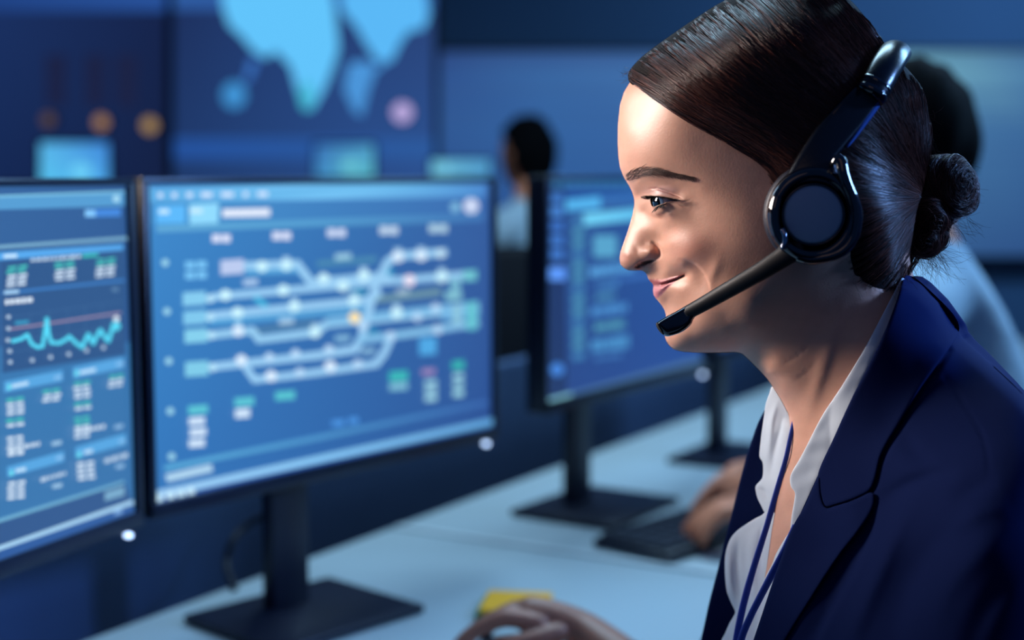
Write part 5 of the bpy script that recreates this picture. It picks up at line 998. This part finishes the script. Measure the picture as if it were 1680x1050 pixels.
# person far across the room, back to us, with an office chair
def office_chair(p, fw, label, H=.62):
    fw = np.array([fw[0], fw[1], 0.]); fw /= np.linalg.norm(fw); M = Matrix(((fw[0], -fw[1], 0, p[0]), (fw[1], fw[0], 0, p[1]), (0, 0, 1, 0), (0, 0, 0, 1))); t = empty('office_chair', (p[0], p[1], 0), label, 'chair'); mk = mat('chair_mesh', '#0b0f1c', .7, noise=(60, .2)); 
    MB().box((0.02, 0, .46), (.46, .48, .07), M, bevel=.03, seg=4).build('seat', mk, t, auto=50)
    MB().box((-.25, 0, .56+H/2), (.05, .44, H), M @ Matrix.Rotation(-.06, 4, 'Y'), bevel=.024, seg=4).build('backrest', mk, t, auto=50)
    MB().cyl((0, 0, .27), .028, .32, M).build('gas_column', m_metal, t, auto=40)
    for k in range(5):
        a = 2*math.pi*k/5; l = MB(); l.tube([M @ Vector((.03*math.cos(a), .03*math.sin(a), .12)), M @ Vector((.28*math.cos(a), .28*math.sin(a), .075))], [.022, .014], 10); l.build('base_leg', m_metal, t, True)
        MB().cyl((0, 0, 0), .026, .03, M @ Matrix.Translation((.28*math.cos(a), .28*math.sin(a), .027)) @ Matrix.Rotation(a, 4, 'Z') @ Matrix.Rotation(math.pi/2, 4, 'X'), bevel=.004).build('castor', m_metal, t, auto=40)
    for sg in (1, -1): MB().box((.02, sg*.27, .66), (.26, .06, .03), M, bevel=.012).box((-.02, sg*.27, .55), (.04, .03, .2), M, bevel=.006).build('armrest', m_metal, t, auto=40)
    return t
hc3 = atY(864, 252, 4.5)
p3 = seated('distant person in pale blue shirt seated with dark hair above the gap between the monitors', (hc3[0]+.02, hc3[1]-.03, .56), (-.75, .62), hc3, (hc3[0]-.40, hc3[1]+.22, .80), (hc3[0]-.20, hc3[1]+.45, .80), M_BLUE, .95)
office_chair((hc3[0]+.03, hc3[1]-.05), (-.12, 1), 'dark tall-backed office chair of the distant seated person', .50)
office_chair((hc[0]+.15, hc[1]-.03), (-.92, .30), 'dark office chair under the colleague in the pale blue shirt', .4)
# small desk in front of the distant person
q = np.array([hc3[0]-.62, hc3[1]+.55]); t = empty('desk', (q[0], q[1], 0), 'dark desk in front of the distant seated person', 'desk')
MB().box((q[0], q[1], .7125), (.9, .5, .03), bevel=.004).build('desk_top', m_fd, t)
for sx in (-.4, .4):
    for sy in (-.2, .2): MB().box((q[0]+sx, q[1]+sy, .348), (.05, .05, .696)).build('leg', m_metal, t)
# the woman's far arm: sleeve, wrist and hand resting on a pale mouse
wr_ = atZ(955, 1030, .774); sh_ = mirror(hp(1560, 760, 120)); el_ = atY(1150, 1215, 1.30); fwd = atZ(840, 1006, .789)-wr_; fwd /= np.linalg.norm(fwd); upv = np.array([0, 0, 1.]); upv = upv-fwd*fwd.dot(upv)+0.; thumb_side = np.cross(upv, fwd)*-1
J = [(sh_, .058), (sh_*.5+el_*.5, .052), (el_, .047), (el_*.55+wr_*.45, .038), (el_*.22+wr_*.78, .031)]
skinned(J, [(i, i+1) for i in range(4)], M_NAVY, 'far_sleeve', blazer)
J = [(hp(1540, 800, -50), .04), (sh_, .04), (el_, .036), (el_*.35+wr_*.65, .030), (wr_, (.026, .019))]; E = [(0, 1), (1, 2), (2, 3), (3, 4)]; hand_joints(J, E, 4, wr_, fwd, upv, -thumb_side if thumb_side.dot(EY) < 0 else thumb_side, .92, curl=(.40, .42, .46, .52), thumb=(1.0, -.30))
hnd = fuse(skinned(J, E, M_SKIN, 'hand', woman, 3), .0022, 7)
nv0 = len(body.data.vertices); bmx = bmesh.new(); bmx.from_mesh(body.data); cl_ = bmx.verts.layers.float_color.get('glow'); old = set(bmx.verts)
bmx.from_mesh(hnd.data)
for v in bmx.verts:
    if v not in old: v[cl_] = (*lin('#b07058'), 1)
bmx.verts.ensure_lookup_table(); tgt_ = Vector(hp(1540, 800, -50)); oa = sorted(old, key=lambda v: (v.co-tgt_).length)[:1][0]; nb_ = sorted([v for v in bmx.verts if v not in old], key=lambda v: (v.co-oa.co).length)[0]
ea = oa.link_edges[0].other_vert(oa); eb = nb_.link_edges[0].other_vert(nb_)
for tri in ((oa, ea, nb_), (ea, eb, nb_)):      # joins the arm to the shoulder inside the sleeve
    bmx.faces.new(tri)
bmx.to_mesh(body.data); bmx.free(); body.data.polygons.foreach_set('use_smooth', [True]*len(body.data.polygons)); me = hnd.data; bpy.data.objects.remove(hnd)
nail_p = None
mp = wr_+fwd*.070; mp[2] = DZ; t = empty('mouse', mp, 'pale computer mouse under the hand in front', 'mouse')
R_ = Vector(fwd*np.array([1, 1, 0])).to_track_quat('X', 'Z').to_matrix().to_4x4(); mb = MB(); mb.sph((0, 0, 0), 1, (1, 1, 1), u=32, v=20)
for v in mb.bm.verts: v.co = Vector(mp)+R_ @ Vector((v.co.x*.058, v.co.y*.033, max(v.co.z, -.0)*.034+.002))
mb.build('mouse_shell', mat('mouse_white', '#c8d4e0', .3), t, True)
MB().cyl((0, 0, 0), .007, .006, Matrix.Translation(Vector(mp+fwd*.03+np.array([0, 0, .024]))) @ R_ @ Matrix.Rotation(math.pi/2, 4, 'X')).build('scroll_wheel', m_navy, t, auto=40)
# trousers and chair that carry her, below the frame
hipw = hp(1500, 1500, 0); hip = np.array([hipw[0]+.02, hipw[1], .56]); f_ = -EX; J = [(hip+np.array([0, 0, .17]), (.14, .11)), (hip+np.array([0, 0, .02]), (.165, .12))]; E = [(0, 1)]; feet = []
for sg in (1, -1):
    a = hip+EY*sg*.10+f_*.06; kn = hip+EY*sg*.12+f_*.42; an = np.array([kn[0]+.03, kn[1], .13])
    for p_, r_ in ((a, .092), ((a+kn)/2, .08), (kn, .062), ((kn+an)/2, .056), (an, .046)): J.append((p_, r_)); E.append((1 if r_ == .092 else len(J)-2, len(J)-1))
    feet.append(an)
skinned(J, E, M_TROUSER, 'trousers', woman)
for an in feet: skinned([(np.array([*an[:2], .10]), .036), (np.array([*an[:2], .045]), .040), (np.array([*an[:2], .036])+f_*.10, .038), (np.array([*an[:2], .028])+f_*.17, .028)], [(0, 1), (1, 2), (2, 3)], M_SHOE, 'shoe', woman)
office_chair((hip[0]+.0, hip[1]), (f_[0], f_[1]), 'dark office chair that carries the person in the navy blazer', .16)
for o in list(C.objects):
    if '_w' in o: del o['_w']
